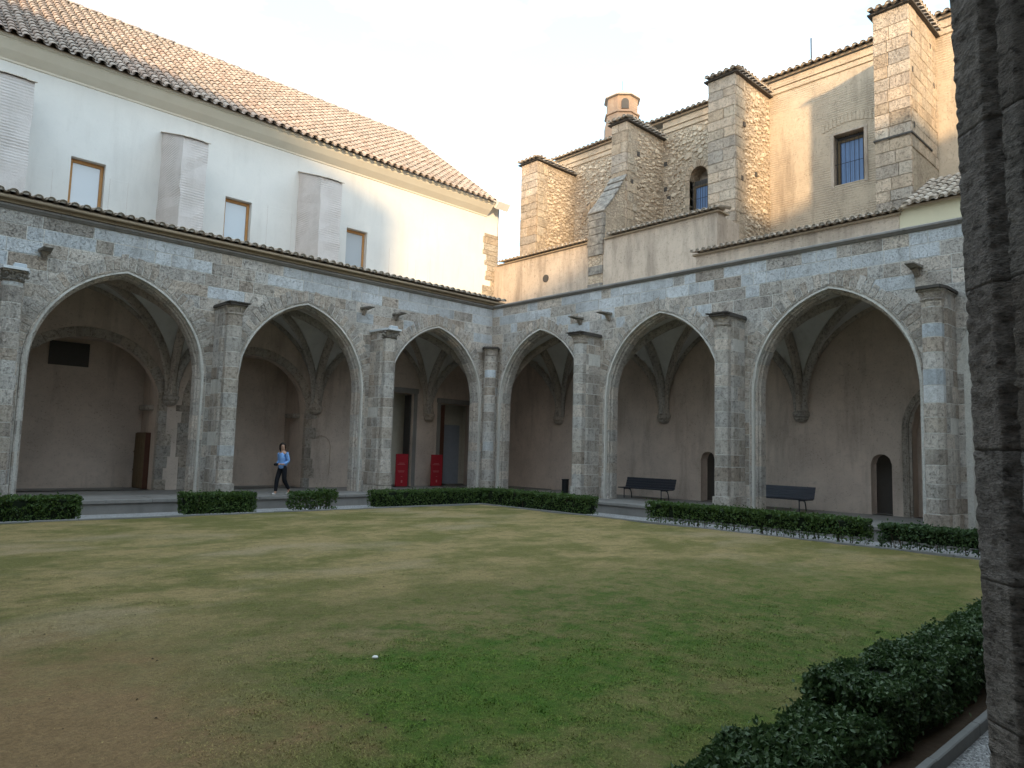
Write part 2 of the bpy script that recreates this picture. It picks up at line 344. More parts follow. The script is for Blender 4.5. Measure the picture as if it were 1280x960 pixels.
# gallery floors and outer walks
for sd, nm in (('n', 'gallery_floor'), ('e', 'gallery_floor'), ('s', 'gallery_floor'), ('w', 'gallery_floor')):
    u1 = GD if sd in 'ns' else 0; u0 = -S-GD if sd in 'ns' else -S
    z = FLOOR if sd in 'ne' else 0
    V = tv(sd, boxv((u0, WT, -.5), (u1, 6.9 if sd == 'n' else GD+1.2, z)))
    tag(obj(nm, V, BF, 'paving'), kind='structure')
for sd in 'nesw':
    w = thing('arcade_walk', None, None, T[sd](-S/2, -.6, -.4), kind='structure')
    V = tv(sd, boxv((-S+1.3, -1.25, -.5), (-1.25 if sd in 'es' else 0, WT, -.012))); obj('walk_bed', V, BF, 'sill_stone', w)
    u = -S+1.4
    while u < -1.3 and sd in 'ne':
        b = min(u+random.uniform(.9, 1.5), -1.25 if sd == 'e' else -.0)
        for (va, vb) in ((-1.32, -.72), (-.715, -.02), (-.015, WT-.01)):
            du = random.uniform(-.15, .15) if va > -1 else 0
            bevel(obj('paving_slab', tv(sd, boxv((u+.004+du, va, -.10), (b-.004+du, vb, random.uniform(-.004, .003)))), BF, 'sill_stone', w, jit((1, 1, 1), .1)), .01)
        u = b

# ------------------------------------------------------------------ arcades
PROFILE = [(0, .60), (0, .30), (.045, .255), (.045, .17), (.09, .14), (.105, .09), (.15, .06), (.165, -.012), (.215, -.035), (.235, .0), (.235, .07)]
def arch_stones(side, uc, par):
    def P(s, o):                                     # s: path station in metres-ish tuple
        kind, val = s
        if kind == 'L': return (-(W0+o), val)
        if kind == 'R': return (W0+o, val)
        return arch_pt(val, o)
    st = []
    zz = [0]
    while zz[-1] < ZS-.5: zz.append(zz[-1]+random.uniform(.34, .5))
    zz[-1] = ZS
    for a, b in zip(zz, zz[1:]): st.append([('L', a+.003), ('L', b-.003)]); st.append([('R', a+.003), ('R', b-.003)])
    n = 9
    for i in range(n):
        for base in (0, 1):
            a = base+i/n+.0012; b = base+(i+1)/n-.0012; st.append([('A', a), ('A', (a+b)/2), ('A', b)])
    for s in st:
        V = []; k = len(PROFILE); dv = random.uniform(-.008, .008)
        for q in s:
            for (o, v) in PROFILE:
                x, z = P(q, o); V.append((uc+x, v+dv, z))
        F = [tuple(range(k))[::-1], tuple(range((len(s)-1)*k, len(s)*k))]
        for i in range(len(s)-1):
            for j in range(k): F.append((i*k+j, i*k+(j+1) % k, (i+1)*k+(j+1) % k, (i+1)*k+j))
        obj('arch_stone', tv(side, V), F, 'stone', par, jit((1.02, 1.0, .98), .13))
def voussoirs(side, uc, par):
    n = 21
    for i in range(n):
        for base in (0, 1):
            a = base+i/n+.0035; b = base+(i+1)/n-.0035; o1 = random.uniform(.54, .70); d = random.uniform(-.028, -.016)
            if i == 0 and base == 0 or (base == 1 and i == n-1): o1 = .5
            V = [(uc+arch_pt(s, o)[0], v, arch_pt(s, o)[1]) for v in (d, .10) for s, o in ((a, .24), (b, .24), (b, o1), (a, o1))]
            bevel(obj('voussoir', tv(side, V), BF, 'stone', par, jit(random.choice([(1.0, .98, .96), (.95, .92, .89), (.86, .83, .8)]), .12)), .006)
TINTS = [(1, 1, 1), (.95, .93, .9), (.82, .78, .74), (1.08, 1.07, 1.06)]
PALE = (1.0, 1.03, 1.06)
def wall_blocks(side, par):
    rows = []; z = 0.0
    while z < ZC-.25: rows.append((z, min(z+.405, ZC-.03))); z += .405
    for ri, (zb, zt) in enumerate(rows):
        cb = chord(zb, .44); ct = chord(zt, .44); iv = []
        if zb < ZS-.1: cb = ct = W0+.24
        zin = sorted(BC); lim0, lim1 = -S+1.2, -.02
        if cb > 0:
            edges = [(lim0, lim0)]
            for c in zin: edges.append((c-cb, c-ct)); edges.append((c+cb, c+ct))
            edges.append((lim1, lim1)); iv = [(edges[i], edges[i+1]) for i in range(0, len(edges), 2)]
        else: iv = [((lim0, lim0), (lim1, lim1))]
        for (a, b) in iv:
            lo = min(a[0], a[1]); hi = max(b[0], b[1])
            if hi < -19.6: continue
            lo = max(lo, -19.9) if lo < -19.9 else lo
            xs = [lo]
            while xs[-1] < hi-.45:
                xs.append(min(hi, xs[-1]+random.choice([.45, .6, .75, .95, 1.15, 1.4])*random.uniform(.9, 1.1)))
            if xs[-1] < hi: xs[-1] = hi
            if zb < ZS-.1: xs = [lo, hi]
            for i, (p, q) in enumerate(zip(xs, xs[1:])):
                g = .011; l0 = l1 = p+g; r0 = r1 = q-g
                if i == 0 and zb >= ZS-.1: l0, l1 = max(a[0], lo), max(a[1], lo)
                if i == len(xs)-2 and zb >= ZS-.1: r0, r1 = b[0], b[1]
                if i == 0 and l0 > r0-.02: l0 = r0-.02
                if i == 0 and l1 > r1-.02: l1 = r1-.02
                if i == len(xs)-2: r0 = max(r0, l0+.02); r1 = max(r1, l1+.02)
                d = random.uniform(-.017, -.007)
                pale = random.random() < (.0 if zb < 6.3 else (.18 if zb < 7.0 else .55))
                if pale: k = random.uniform(.82, 1.08); colr = tuple(x*k for x in PALE)
                else: colr = jit(random.choice(TINTS), .12)
                V = [(l0, d, zb+g), (r0, d, zb+g), (r1, d, zt-g), (l1, d, zt-g), (l0, .1, zb+g), (r0, .1, zb+g), (r1, .1, zt-g), (l1, .1, zt-g)]
                o = obj('ashlar_block', tv(side, V), BF, 'pale_stone' if pale else 'stone', par, colr); bevel(o, .006)
def half_oct(r, y0, y1):                             # plan of the shaft: flat back at y0, chamfered front at y1 (y negative towards the court)
    c = r*.42
    return [(-r, y0), (-r, y1+c), (-c, y1), (c, y1), (r, y1+c), (r, y0)]
PIL, SHA = .30, .235
PIER_TOP = 6.12
def pier(side, uc, par, style, frame=None):
    """buttress pier: courses of pilaster and shaft stones, base moulding, capital, cap slab"""
    f = (lambda V: tv(side, [(uc+x, y, z) for x, y, z in V])) if frame is None else (lambda V: [frame(*p) for p in V])
    VV, FF = prism([(-.293, .05), (-.293, -.69), (-.22, -.769), (-.228, -.955), (-.095, -1.054), (.095, -1.054), (.228, -.955), (.22, -.769), (.293, -.69), (.293, .05)], GROUND-.1, PIER_TOP)
    core = obj('pier', f(VV), FF, 'stone_core', par)
    z = GROUND-.08; n = 0
    while z < PIER_TOP-.05:
        h = random.uniform(.34, .5); zt = min(z+h, PIER_TOP)
        if PIER_TOP-zt < .15: zt = PIER_TOP
        base = z < .32
        pr, sr = (PIL+.05, SHA+.06) if base else (PIL, SHA)
        j = random.uniform(-.008, .008)
        for s in (-1, 1):
            y0 = random.choice([-.02, .01]); poly = [(s*.12, y0), (s*(pr+j), y0), (s*(pr+j), -.70), (s*(pr+j-.07), -.775), (s*.12, -.775)]
            ysp = -.36+random.uniform(-.12, .12)
            for (pa) in ([(s*.12, 0), (s*(pr+j), 0), (s*(pr+j), ysp+.004), (s*.12, ysp+.004)], [(s*.12, ysp-.004), (s*(pr+j), ysp-.004), (s*(pr+j), -.70), (s*(pr+j-.07), -.775), (s*.12, -.775)]):
                V, F = prism(pa, z+.010, zt-.010); o = obj('pier_block', f(V), F, 'stone', core, jit(random.choice(TINTS), .13)); bevel(o, .007)
        V, F = prism(half_oct(sr+random.uniform(-.006, .008), -.70, -1.06-(.05 if base else 0)), z+.010, zt-.010)
        tint = random.choice(TINTS) if random.random() > .08 else PALE
        bevel(obj('shaft_block', f(V), F, 'stone' if tint is not PALE else 'pale_stone', core, jit(tint, .13)), .008)
        z = zt
    # capital: stacked flaring rings
    rings = [(.0, .235, -1.06), (.05, .275, -1.10), (.08, .245, -1.07), (.24, .30, -1.13), (.30, .33, -1.17)]
    V = []; F = []; z0 = PIER_TOP-.26
    for (dz, r, yf) in rings: V += [(x, y, z0+dz) for x, y in half_oct(r, -.55, yf)]
    k = 6
    for i in range(len(rings)-1):
        for q in range(k): F.append((i*k+q, i*k+(q+1) % k, (i+1)*k+(q+1) % k, (i+1)*k+q))
    F += [tuple(range(k))[::-1], tuple(range((len(rings)-1)*k, len(rings)*k))]
    cp = obj('capital', f(V), F, 'stone' if style != 'carved' else 'grey_moss_stone', core, (.95, .92, .9))
    if style == 'carved':
        m = MB()
        for q in range(26):                          # worn foliage carving on the bell
            x = random.uniform(-.30, .30); y = -1.10-random.uniform(0, .06) if abs(x) < .2 else -random.uniform(.8, 1.08); x = x if y < -1.08 else math.copysign(.31, x)
            zc = z0+random.uniform(.06, .27); r = random.uniform(.03, .06)
            m.add([(x-r, y, zc), (x+r, y, zc), (x, y-r, zc), (x, y+r, zc), (x, y, zc+r*1.3), (x, y, zc-r*1.3)], [(0, 2, 4), (2, 1, 4), (1, 3, 4), (3, 0, 4), (2, 0, 5), (1, 2, 5), (3, 1, 5), (0, 3, 5)])
        tag(obj('carved_leaves', f(m.V), m.F, 'grey_moss_stone', cp), kind='stuff')
    # cap slab, shaped and slightly sagging
    zt = PIER_TOP+.045; ov = .38
    poly = [(-ov, .0), (-ov, -.88), (-.28, -1.25), (.28, -1.25), (ov, -.88), (ov, .0)]
    V, F = prism(poly, zt, zt+.075)
    obj('cap_slab', f(V), F, 'slate' if style != 'carved' else 'white_metal', core)
    V, F = prism([(x*.86, y*.93) for x, y in poly], PIER_TOP+.0, PIER_TOP+.045); obj('cap_bed', f(V), F, 'stone', core)
    if style == 'slate':
        m = MB()
        for q in range(9):                           # ragged slate edge
            x = -ov+.02+q*(2*ov-.04)/9; m.box((x, -1.28-random.uniform(0, .03), zt+.074), (x+.085, .0, zt+.095+random.uniform(0, .03)))
        tag(obj('slate_edge', f(m.V), m.F, 'slate', core), kind='stuff')
    return core
def spout(side, uc, z, par, L=.66, w=.32):
    V = [(uc-w*.5, 0, z+.1), (uc+w*.5, 0, z+.1), (uc+w*.36, -L, z+.075), (uc-w*.36, -L, z+.075), (uc-w*.5, 0, z), (uc+w*.5, 0, z), (uc+w*.36, -L, z+.03), (uc-w*.36, -L, z+.03)]
    o = obj('water_spout', tv(side, V), BF, 'grey_moss_stone', par, (1, 1, 1)); bevel(o, .012)
    V = [(uc-w*.25, 0, z), (uc+w*.25, 0, z), (uc+w*.25, -.2, z+.01), (uc-w*.25, -.2, z+.01), (uc-w*.2, 0, z-.22), (uc+w*.2, 0, z-.22), (uc+w*.2, -.04, z-.20), (uc-w*.2, -.04, z-.20)]
    obj('spout_bracket', tv(side, V), BF, 'stone', o, (.8, .76, .72))
def arcade(side, label, detail, piers):
    par = thing('cloister_arcade', label, 'arcade', T[side](-S/2, 0, GROUND))
    ops = [(c, W0+.10, -.02, arch_top(.10), 40) for c in BC]
    V, F = strip_wall(-S, 0.0 if side in 'ns' else -.0, GROUND-.1, ZC-.02, ops, -.002, WT)
    obj('wall_core', tv(side, V), F, 'stone_core', par, fix=False)
    for c in BC:
        if detail and c > -19.6: arch_stones(side, c, par); voussoirs(side, c, par)
    if detail: wall_blocks(side, par)
    for uc, st in piers: pier(side, uc, par, st)
    # coping: moulded course
    prof = [(.045, ZC-.02), (-.05, ZC-.02), (-.10, ZC+.03), (-.13, ZC+.05), (-.13, ZC+.10), (-.10, ZC+.125), (WT, ZC+.125), (WT, ZC-.02)]
    u = -S+.02 if side in 'sw' else -19.9
    uend = 0.0 if side in 'ns' else -.14
    while u < uend-.01:
        b = min(u+(1.6*random.uniform(.8, 1.2) if detail else 30), uend)
        V = [(x, v, z) for x in (u+.004, b-.004) for v, z in prof]; k = len(prof)
        obj('coping_stone', tv(side, V), [tuple(range(k))[::-1], tuple(range(k, 2*k))]+[(i, (i+1) % k, k+(i+1) % k, k+i) for i in range(k)], 'sill_stone', par, jit((1, 1, 1)))
        u = b
    return par
AN = arcade('n', 'grey stone arcade of pointed arches below the white plastered wing', True, [(BL[1], 'carved'), (BL[2], 'slate'), (BL[3], 'carved')])
AE = arcade('e', 'grey stone arcade of pointed arches below the tan church with buttresses', True, [(BL[1], 'slate'), (BL[2], 'slate'), (BL[3], 'moulded')])
AS = arcade('s', 'shaded stone arcade with rough near pier beside the leafy dark hedge', False, [])
AW = arcade('w', 'shaded stone arcade facing the church across the lawn', False, [(BL[1], 'moulded'), (BL[2], 'moulded'), (BL[3], 'moulded')])
q = math.sqrt(.5)
def diag(x, y, z): return (-.02+x*q+(y+.28)*q, -.02-x*q+(y+.28)*q, z)   # corner pier: faces the middle of the court
pier('n', 0, AN, 'moulded', diag)
for u, sd, par in ((-17.35, 'n', AN), (-6.75, 'n', AN), (-5.25, 'n', AN), (-5.3, 'e', AE), (-6.75, 'e', AE), (-17.55, 'e', AE)): spout(sd, u, 7.0, par)
for uc in (BL[1], BL[3]):                            # small floodlights on the metal ledges
    zt = PIER_TOP+.121
    o = thing('floodlight', 'small white floodlight on the metal ledge of the pier '+('between person and red panels' if uc > -10 else 'beside the widest dark arch'), 'floodlight', (uc+.12, -.9, zt))
    bevel(box('lamp_body', (uc-.02, -1.0, zt+.03), (uc+.28, -.78, zt+.15), 'white_metal', o), .02); box('bracket', (uc+.08, -.92, zt), (uc+.18, -.86, zt+.03), 'iron', o); box('glass_front', (uc, -1.012, zt+.045), (uc+.26, -1.001, zt+.135), 'window_glass', o)

# ------------------------------------------------------------------ near pier of the arcade the camera stands in: eroded stones with real relief
def rough_stone(name, poly, z0, z1, par, amp, tint, sub=.025):
    """closed prism side resampled finely, displaced by fractal noise; poly is open (visible faces only)"""
    pts = []
    for (a, b) in zip(poly, poly[1:]):
        a = Vector(a); b = Vector(b); n = max(1, int((b-a).length/sub))
        for i in range(n): pts.append(a+(b-a)*i/n)
    pts.append(Vector(poly[-1])); nz = max(2, int((z1-z0)/sub)); V = []; F = []
    cx = sum(p.x for p in pts)/len(pts); cy = sum(p.y for p in pts)/len(pts); ox = 3.0
    for j in range(nz+1):
        z = z0+(z1-z0)*j/nz; e = min(j, nz-j); edge = {0: .0012}.get(e, 0)
        for i, p in enumerate(pts):
            w = Vector((p.x, p.y, z)); nrm = Vector((p.x-cx, p.y-cy, 0)).normalized()
            a = noise.fractal(Vector((w.x*5+ox, w.y*5, w.z*9)), .9, 2.1, 5); b = noise.fractal(Vector((w.x*16+ox, w.y*16, w.z*30)), .7, 2.2, 4)
            pit = max(0, noise.noise(Vector((w.x*17+ox, w.y*17, w.z*36)))-.10)
            cc = noise.fractal(Vector((w.x*38, w.y*38, w.z*60)), .6, 2.2, 3); d = amp*(.25*a+.55*b+.5*cc-1.7*pit)-edge
            V.append((p.x+nrm.x*d, p.y+nrm.y*d+.017*(z-3), z))
    k = len(pts)
    F = [(j*k+i, j*k+i+1, (j+1)*k+i+1, (j+1)*k+i) for j in range(nz) for i in range(k-1)]
    F += [tuple(range(k))[::-1], tuple(range(nz*k, (nz+1)*k))]
    return obj(name, V, F, 'pier_rough', par, jit(tint, .1), smooth=True)
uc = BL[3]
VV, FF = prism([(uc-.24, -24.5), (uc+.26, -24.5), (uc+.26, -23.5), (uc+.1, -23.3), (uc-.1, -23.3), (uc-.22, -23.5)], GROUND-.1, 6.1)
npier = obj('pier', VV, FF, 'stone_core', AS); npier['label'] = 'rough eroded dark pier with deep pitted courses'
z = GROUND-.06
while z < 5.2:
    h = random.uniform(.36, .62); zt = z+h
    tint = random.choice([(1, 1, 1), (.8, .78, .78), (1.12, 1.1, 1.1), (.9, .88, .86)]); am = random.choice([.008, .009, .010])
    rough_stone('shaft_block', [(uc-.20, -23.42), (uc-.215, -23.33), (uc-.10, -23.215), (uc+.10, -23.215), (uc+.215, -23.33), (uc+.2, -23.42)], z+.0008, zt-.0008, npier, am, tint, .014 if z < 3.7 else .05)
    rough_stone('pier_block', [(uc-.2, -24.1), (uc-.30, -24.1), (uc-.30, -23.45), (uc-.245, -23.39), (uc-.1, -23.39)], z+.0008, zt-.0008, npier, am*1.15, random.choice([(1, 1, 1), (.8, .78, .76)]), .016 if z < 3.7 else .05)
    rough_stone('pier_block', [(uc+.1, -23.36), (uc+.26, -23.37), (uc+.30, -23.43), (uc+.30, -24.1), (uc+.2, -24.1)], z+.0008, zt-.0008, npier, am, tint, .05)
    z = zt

# ------------------------------------------------------------------ galleries: walls, vaults, ribs, corbels
VZ, VH = 3.45, 3.75
def pt_arch(x, w, H):
    R = (H*H+w*w)/(2*w); return math.sqrt(max(0, R*R-(abs(x)+R-w)**2))
def sweep_rib(path, side_vec, w, d):
    """path: 3D points; rectangular-chamfer rib hanging below"""
    P = [Vector(p) for p in path]; V = []; s = Vector(side_vec).normalized()
    prof = [(-w/2, .02), (-w/2, -d*.45), (-w*.22, -d), (w*.22, -d), (w/2, -d*.45), (w/2, .02)]; k = len(prof)
    for i, p in enumerate(P):
        t = (P[min(i+1, len(P)-1)]-P[max(i-1, 0)]).normalized(); n = s.cross(t).normalized()
        if n.z < 0 and abs(n.z) > 1e-3: n = -n
        if i == 0 or i == len(P)-1:
            mid = P[len(P)//2]; o = (p-mid); o.z = 0
            if o.dot(n) < 0: n = -n
        V += [tuple(p+s*a+n*b) for a, b in prof]
    F = [tuple(range(k))[::-1], tuple(range((len(P)-1)*k, len(P)*k))]
    for i in range(len(P)-1):
        for j in range(k): F.append((i*k+j, i*k+(j+1) % k, (i+1)*k+(j+1) % k, (i+1)*k+j))
    return V, F
def vault_bay(side, u0, u1, v0, v1, par, ribs=True, trans=True):
    uc, vc = (u0+u1)/2, (v0+v1)/2; wu, wv = (u1-u0)/2, (v1-v0)/2; n = 26; V = []
    def zz(a, b): return VZ+max(pt_arch(a*wu, wu, VH), pt_arch(b*wv, wv, VH))
    g = [math.sin(math.pi/2*(-1+2*i/n)) for i in range(n+1)]
    for b in g:
        for a in g: V.append((uc+a*wu, vc+b*wv, zz(a, b)))
    F = [(j*(n+1)+i, j*(n+1)+i+1, (j+1)*(n+1)+i+1, (j+1)*(n+1)+i) for j in range(n) for i in range(n)]
    obj('vault_web', tv(side, V), F, 'vault_plaster', par, fix=False)
    if not ribs: return
    f = T[side]; SV = lambda a, b: (Vector(f(a, b, 0))-Vector(f(0, 0, 0)))
    def rib(path, s, w, d):
        VV, FF = sweep_rib([f(*p) for p in path], SV(*s), w, d); obj('rib', VV, FF, 'stone', par, jit((.92, .9, .88), .06), smooth=False)
    h = [math.sin(math.pi/2*(-1+2*i/18)) for i in range(19)]
    for sg in (1, -1):
        rib([(uc+a*wu, vc+sg*a*wv, zz(a, a)) for a in h], (wv, -sg*wu), .24, .26)
    rib([(uc+a*wu, v1-.07, VZ+pt_arch(a*wu, wu, VH)) for a in h], (0, 1), .16, .13)
    if trans: rib([(u1, vc+a*wv, VZ+pt_arch(a*wv, wv, VH)) for a in h], (1, 0), .30, .30)
def corbel(side, u, v, par, rot=0):
    rings = [(-.30, .08), (-.27, .17), (-.20, .235), (-.13, .255), (-.11, .235), (-.08, .29), (.05, .30), (.09, .25), (.35, .22), (.8, .18)]
    V = []; k = 9; F = []
    for (dz, r) in rings:
        for i in range(k):
            a = math.pi*i/(k-1)+rot; V.append((u+r*1.05*math.cos(a), v-r*1.25*math.sin(a), 3.36+dz))
    for i in range(len(rings)-1):
        for j in range(k): F.append((i*k+j, i*k+(j+1) % k, (i+1)*k+(j+1) % k, (i+1)*k+j))
    F += [tuple(range(k))[::-1], tuple(range((len(rings)-1)*k, len(rings)*k))]
    obj('corbel', tv(side, V), F, 'stone', par, jit((.9, .86, .82), .05))
for sd in 'nesw':
    par = thing('gallery_ceiling', None, None, T[sd](-S/2, 2.6, VZ), kind='structure')
    vis = sd in 'ne'
    for k in range(4): vault_bay(sd, BL[k+1], BL[k], WT, GD, par, vis, True)
    if sd in 'ns': vault_bay(sd, 0, GD, .0, GD, par, vis, False); vault_bay(sd, -S-GD, -S, 0, GD, par, False)
    if vis:
        for k in range(0, 4): corbel(sd, BL[k] if k else .12, GD-.0, par)
    obj('roof_deck', tv(sd, boxv((-S-GD if sd in 'ns' else -S, WT+.02, VZ+VH+.35), (GD if sd in 'ns' else 0, GD, VZ+VH+.55))), BF, 'far_wall', par)

# north back wall with two round wall arches and two doorways
wl = thing('gallery_wall', 'plastered gallery wall with round recesses and doorways behind the person', 'wall', (-12, GD, FLOOR))
ra = round_top(3.1, 2.45, 2.28)
ops = [(-14.92, 2.45, FLOOR, ra, 28), (-8.9, 2.45, FLOOR, ra, 28), (-1.85, 1.05, FLOOR, flat_top(4.35), 2), (1.95, 1.05, FLOOR, flat_top(4.0), 2), (-5.72, .52, FLOOR+.55, round_top(1.72, .52, .42), 12)]
V, F = strip_wall(-S-GD, GD, FLOOR-.05, 8.0, ops, GD, GD+.55); obj('wall_face', V, F, 'gallery_plaster', wl, fix=False)
box('recess_back', (-S-GD, 6.75, FLOOR-.05), (-3.3, 6.95, 8), 'gallery_plaster', wl)
box('niche_back', (-6.4, GD+.05, FLOOR), (-5.05, GD+.2, 2.6), 'gallery_plaster', wl)
for x0, x1 in ((-17.6, -17.37), (-12.47, -11.35), (-6.45, -3.3)): box('recess_side', (x0, GD+.56, FLOOR-.05), (x1, 6.74, 8), 'gallery_plaster', wl)
box('recess_soffit', (-18, GD+.56, 5.45), (-3.3, 6.74, 5.7), 'gallery_plaster', wl)
for c in (-14.92, -8.9):                             # stone dressings of the recess arches
    for i in range(16):
        a0 = math.pi*i/16+.004; a1 = math.pi*(i+1)/16-.004; V = []
        for y in (GD-.035, GD+.10):
            for a, o in ((a0, 0), (a1, 0), (a1, .34), (a0, .34)): V.append((c-(2.43+o)*math.cos(a), y, 3.1+(2.26+o)*math.sin(a)))
        bevel(obj('recess_voussoir', V, BF, 'stone', wl, jit((.85, .8, .75), .08)), .01)
    for s in (-1, 1):
        bevel(box('impost', (c+s*2.43-.28, GD+.6, 2.88), (c+s*2.43+.06 if s > 0 else c+s*2.43+.28, 6.2, 3.08), 'stone', wl, (.8, .76, .72)), .03)
        z = FLOOR
        while z < 3.0:
            h = random.uniform(.36, .48); a = c+s*2.44; b = c+s*(2.44+random.choice([.30, .42, .52])); 
            bevel(box('jamb_stone', (min(a, b), GD-.02, z+.005), (max(a, b), GD+.2, min(z+h, 3.1)-.005), 'stone', wl, jit((.8, .76, .72), .1)), .01); z += h
door = box('side_door', (-12.66, 5.45, FLOOR), (-12.475, 6.60, 2.02), 'dark_wood', wl)
for k in range(4): bevel(box('door_board', (-12.70, 5.46+k*.285, FLOOR+.02), (-12.655, 5.735+k*.285, 2.0), 'old_wood', door, jit((1, 1, 1), .15)), .01)
for zz_ in (.55, 1.25): box('door_rail', (-12.72, 5.46, zz_), (-12.70, 6.6, zz_+.06), 'old_wood', door)
dp = box('dark_shutter', (-15.8, 6.66, 4.42), (-14.5, 6.75, 5.3), 'dark_panel', wl); dp['label'] = 'dark rectangular shutter high in the recess'
for k in range(4): box('slat', (-15.76, 6.645, 4.47+k*.2), (-14.54, 6.66, 4.62+k*.2), 'dark_panel', dp)
# doorways at the corner
for (c, h, zt) in ((-1.85, 1.05, 4.35), (1.95, 1.05, 4.0)):
    box('room_back', (c-h-.6, 6.2, FLOOR), (c+h+.6, 6.3, 4.6), 'room_wall', wl); box('room_ceiling', (c-h-.7, GD+.56, 4.45), (c+h+.7, 6.2, 4.6), 'room_wall', wl)
    for s in (-1, 1): box('room_side', (c+s*(h+.6)-.05, GD+.56, FLOOR), (c+s*(h+.6)+.05, 6.2, 4.45), 'room_wall', wl)
    for s in (-1, 1): bevel(box('door_jamb', (c+s*(h+.02)-(.0 if s > 0 else .2), GD-.06, FLOOR), (c+s*(h+.02)+(.2 if s > 0 else .0), GD+.12, zt+.02), 'sill_stone', wl, (.85, .85, .8)), .02)
    bevel(box('lintel', (c-h-.26, GD-.08, zt+.02), (c+h+.26, GD+.12, zt+.26), 'sill_stone', wl, (.8, .78, .75)), .02)
for nm, a, b, m in (('door_leaf', (-.90, GD+.12, FLOOR), (-.84, GD+.60, 4.3), 'dark_panel'), ('door_leaf', (.91, GD+.2, FLOOR), (1.32, GD+.26, 3.95), 'dark_wood'), ('dark_window', (-2.5, 6.16, 2.2), (-1.75, 6.199, 3.9), 'dark_panel'), ('poster', (1.65, 6.17, 1.2), (2.0, 6.199, 1.95), 'dark_panel'), ('inner_door', (2.15, 6.15, FLOOR), (3.3, 6.199, 3.0), 'pale_door')):
    box(nm, a, b, m, wl)

# east back wall: two small round doorways, moulded arch
we = thing('gallery_wall', 'plastered gallery wall with small round-headed doorways behind the benches', 'wall', (GD, -12, FLOOR))
ops = [(-8.16, .32, FLOOR, round_top(1.58, .32, .32), 10), (-14.85, .34, FLOOR, round_top(1.60, .34, .34), 10), (-17.25, 1.42, FLOOR, round_top(2.75, 1.42, 1.5), 24)]
V, F = strip_wall(-S, GD, FLOOR-.05, 8.0, ops, GD, GD+.5); obj('wall_face', tv('e', V), F, 'gallery_plaster', we, fix=False)
for y in (-8.16, -14.85): box('doorway_back', (GD+.9, y-.8, FLOOR), (GD+1.0, y+.8, 2.4), 'dark_panel', we)
box('doorway_block', (GD+.51, -S, FLOOR), (GD+.62, -15.35, 8), 'gallery_plaster', we); box('doorway_block', (GD+.51, -14.4, FLOOR), (GD+.62, -8.7, 8), 'gallery_plaster', we); box('doorway_block', (GD+.51, -7.6, FLOOR), (GD+.62, 4, 8), 'gallery_plaster', we)
for y in (-8.16, -14.85): box('doorway_block', (GD+.51, y-.55, 2.3), (GD+.62, y+.57, 8), 'gallery_plaster', we)
for (o0, o1, v) in ((0, .09, -.02), (.09, .17, -.07), (.17, .30, -.035)):
    st = [(-1.42, FLOOR), (-1.42, 2.75)]; m = MB(); pts = []
    for i in range(33):
        a = math.pi*i/32; pts.append((-math.cos(a), math.sin(a)))
    P0 = [(-1.42-o0, FLOOR)]+[(x*(1.42+o0), 2.75+z*(1.5+o0)) for x, z in pts]+[(1.42+o0, FLOOR)]; P1 = [(-1.42-o1, FLOOR)]+[(x*(1.42+o1), 2.75+z*(1.5+o1)) for x, z in pts]+[(1.42+o1, FLOOR)]
    for i in range(len(P0)-1):
        m.add([(-17.25+p[0], vv, p[1]) for vv in (v, .05) for p in (P0[i], P0[i+1], P1[i+1], P1[i])], [(0, 1, 2, 3), (0, 1, 5, 4), (3, 2, 6, 7)])
    obj('arch_moulding', [T['e'](x, GD+v, z) for x, v, z in m.V], m.F, 'stone', we, (.85, .8, .75), fix=False)
# faint blocked opening near the corner
box('blocked_panel', (GD-.03, -1.2, FLOOR), (GD+.02, .9, 3.4), 'gallery_plaster', we)
# south and west back walls (behind the camera)
for sd, lab in (('s', 'plain plastered wall of the gallery around the viewer'), ('w', 'plain plastered wall of the gallery facing the church')):
    o = obj('gallery_wall', tv(sd, boxv((-S-GD, GD, -.2), (GD if sd == 's' else 0, GD+.5, 8))), BF, 'gallery_plaster'); tag(o, lab, 'wall')

# ------------------------------------------------------------------ roof tiles
def tile_mesh(name, mat, L=.46, r0=.135, r1=.105, seg=6, th=.018):
    V = []; F = []
    for (y, r) in ((-L*.5, r0), (L*.5, r1)):
        for rr in (r, r-th):
            for i in range(seg+1): a = math.pi*i/seg; V.append((rr*math.cos(a), y, rr*math.sin(a)*.85))
    k = seg+1
    for i in range(seg):
        F.append((i, i+1, 2*k+i+1, 2*k+i)); F.append((k+i, 3*k+i, 3*k+i+1, k+i+1)); F.append((i, k+i, k+i+1, i+1))
    return mesh_of(name, V, F, mat, True)
TM = {m: tile_mesh('roof_tile_'+m, m) for m in ('roof_tile', 'old_tile')}
PLUG = mesh_of('plug', [(0, -.185, .0)]+[(.118*math.cos(math.pi*i/6), -.185, .118*math.sin(math.pi*i/6)*.85) for i in range(7)], [(0, i+1, i+2) for i in range(6)], None)
plaster('mortar', (.50, .46, .40), (.42, .38, .33), (.25, .22, .19), .6, .5); PLUG.materials.append(M['mortar'])
def mesh_np(me): return np.array([v.co[:] for v in me.vertices]), [tuple(p.vertices) for p in me.polygons]
def joined(name, me, mats, mat, parent, origin):
    V0, F0 = mesh_np(me); n = len(V0); A = np.concatenate([V0@np.array(m.to_3x3()).T+np.array(m.translation) for m in mats]); Fs = [tuple(i+k*n for i in f) for k in range(len(mats)) for f in F0]
    o = obj(name, A, Fs, mat, parent, smooth=True, origin=origin, fix=False); o['kind'] = 'stuff'; return o
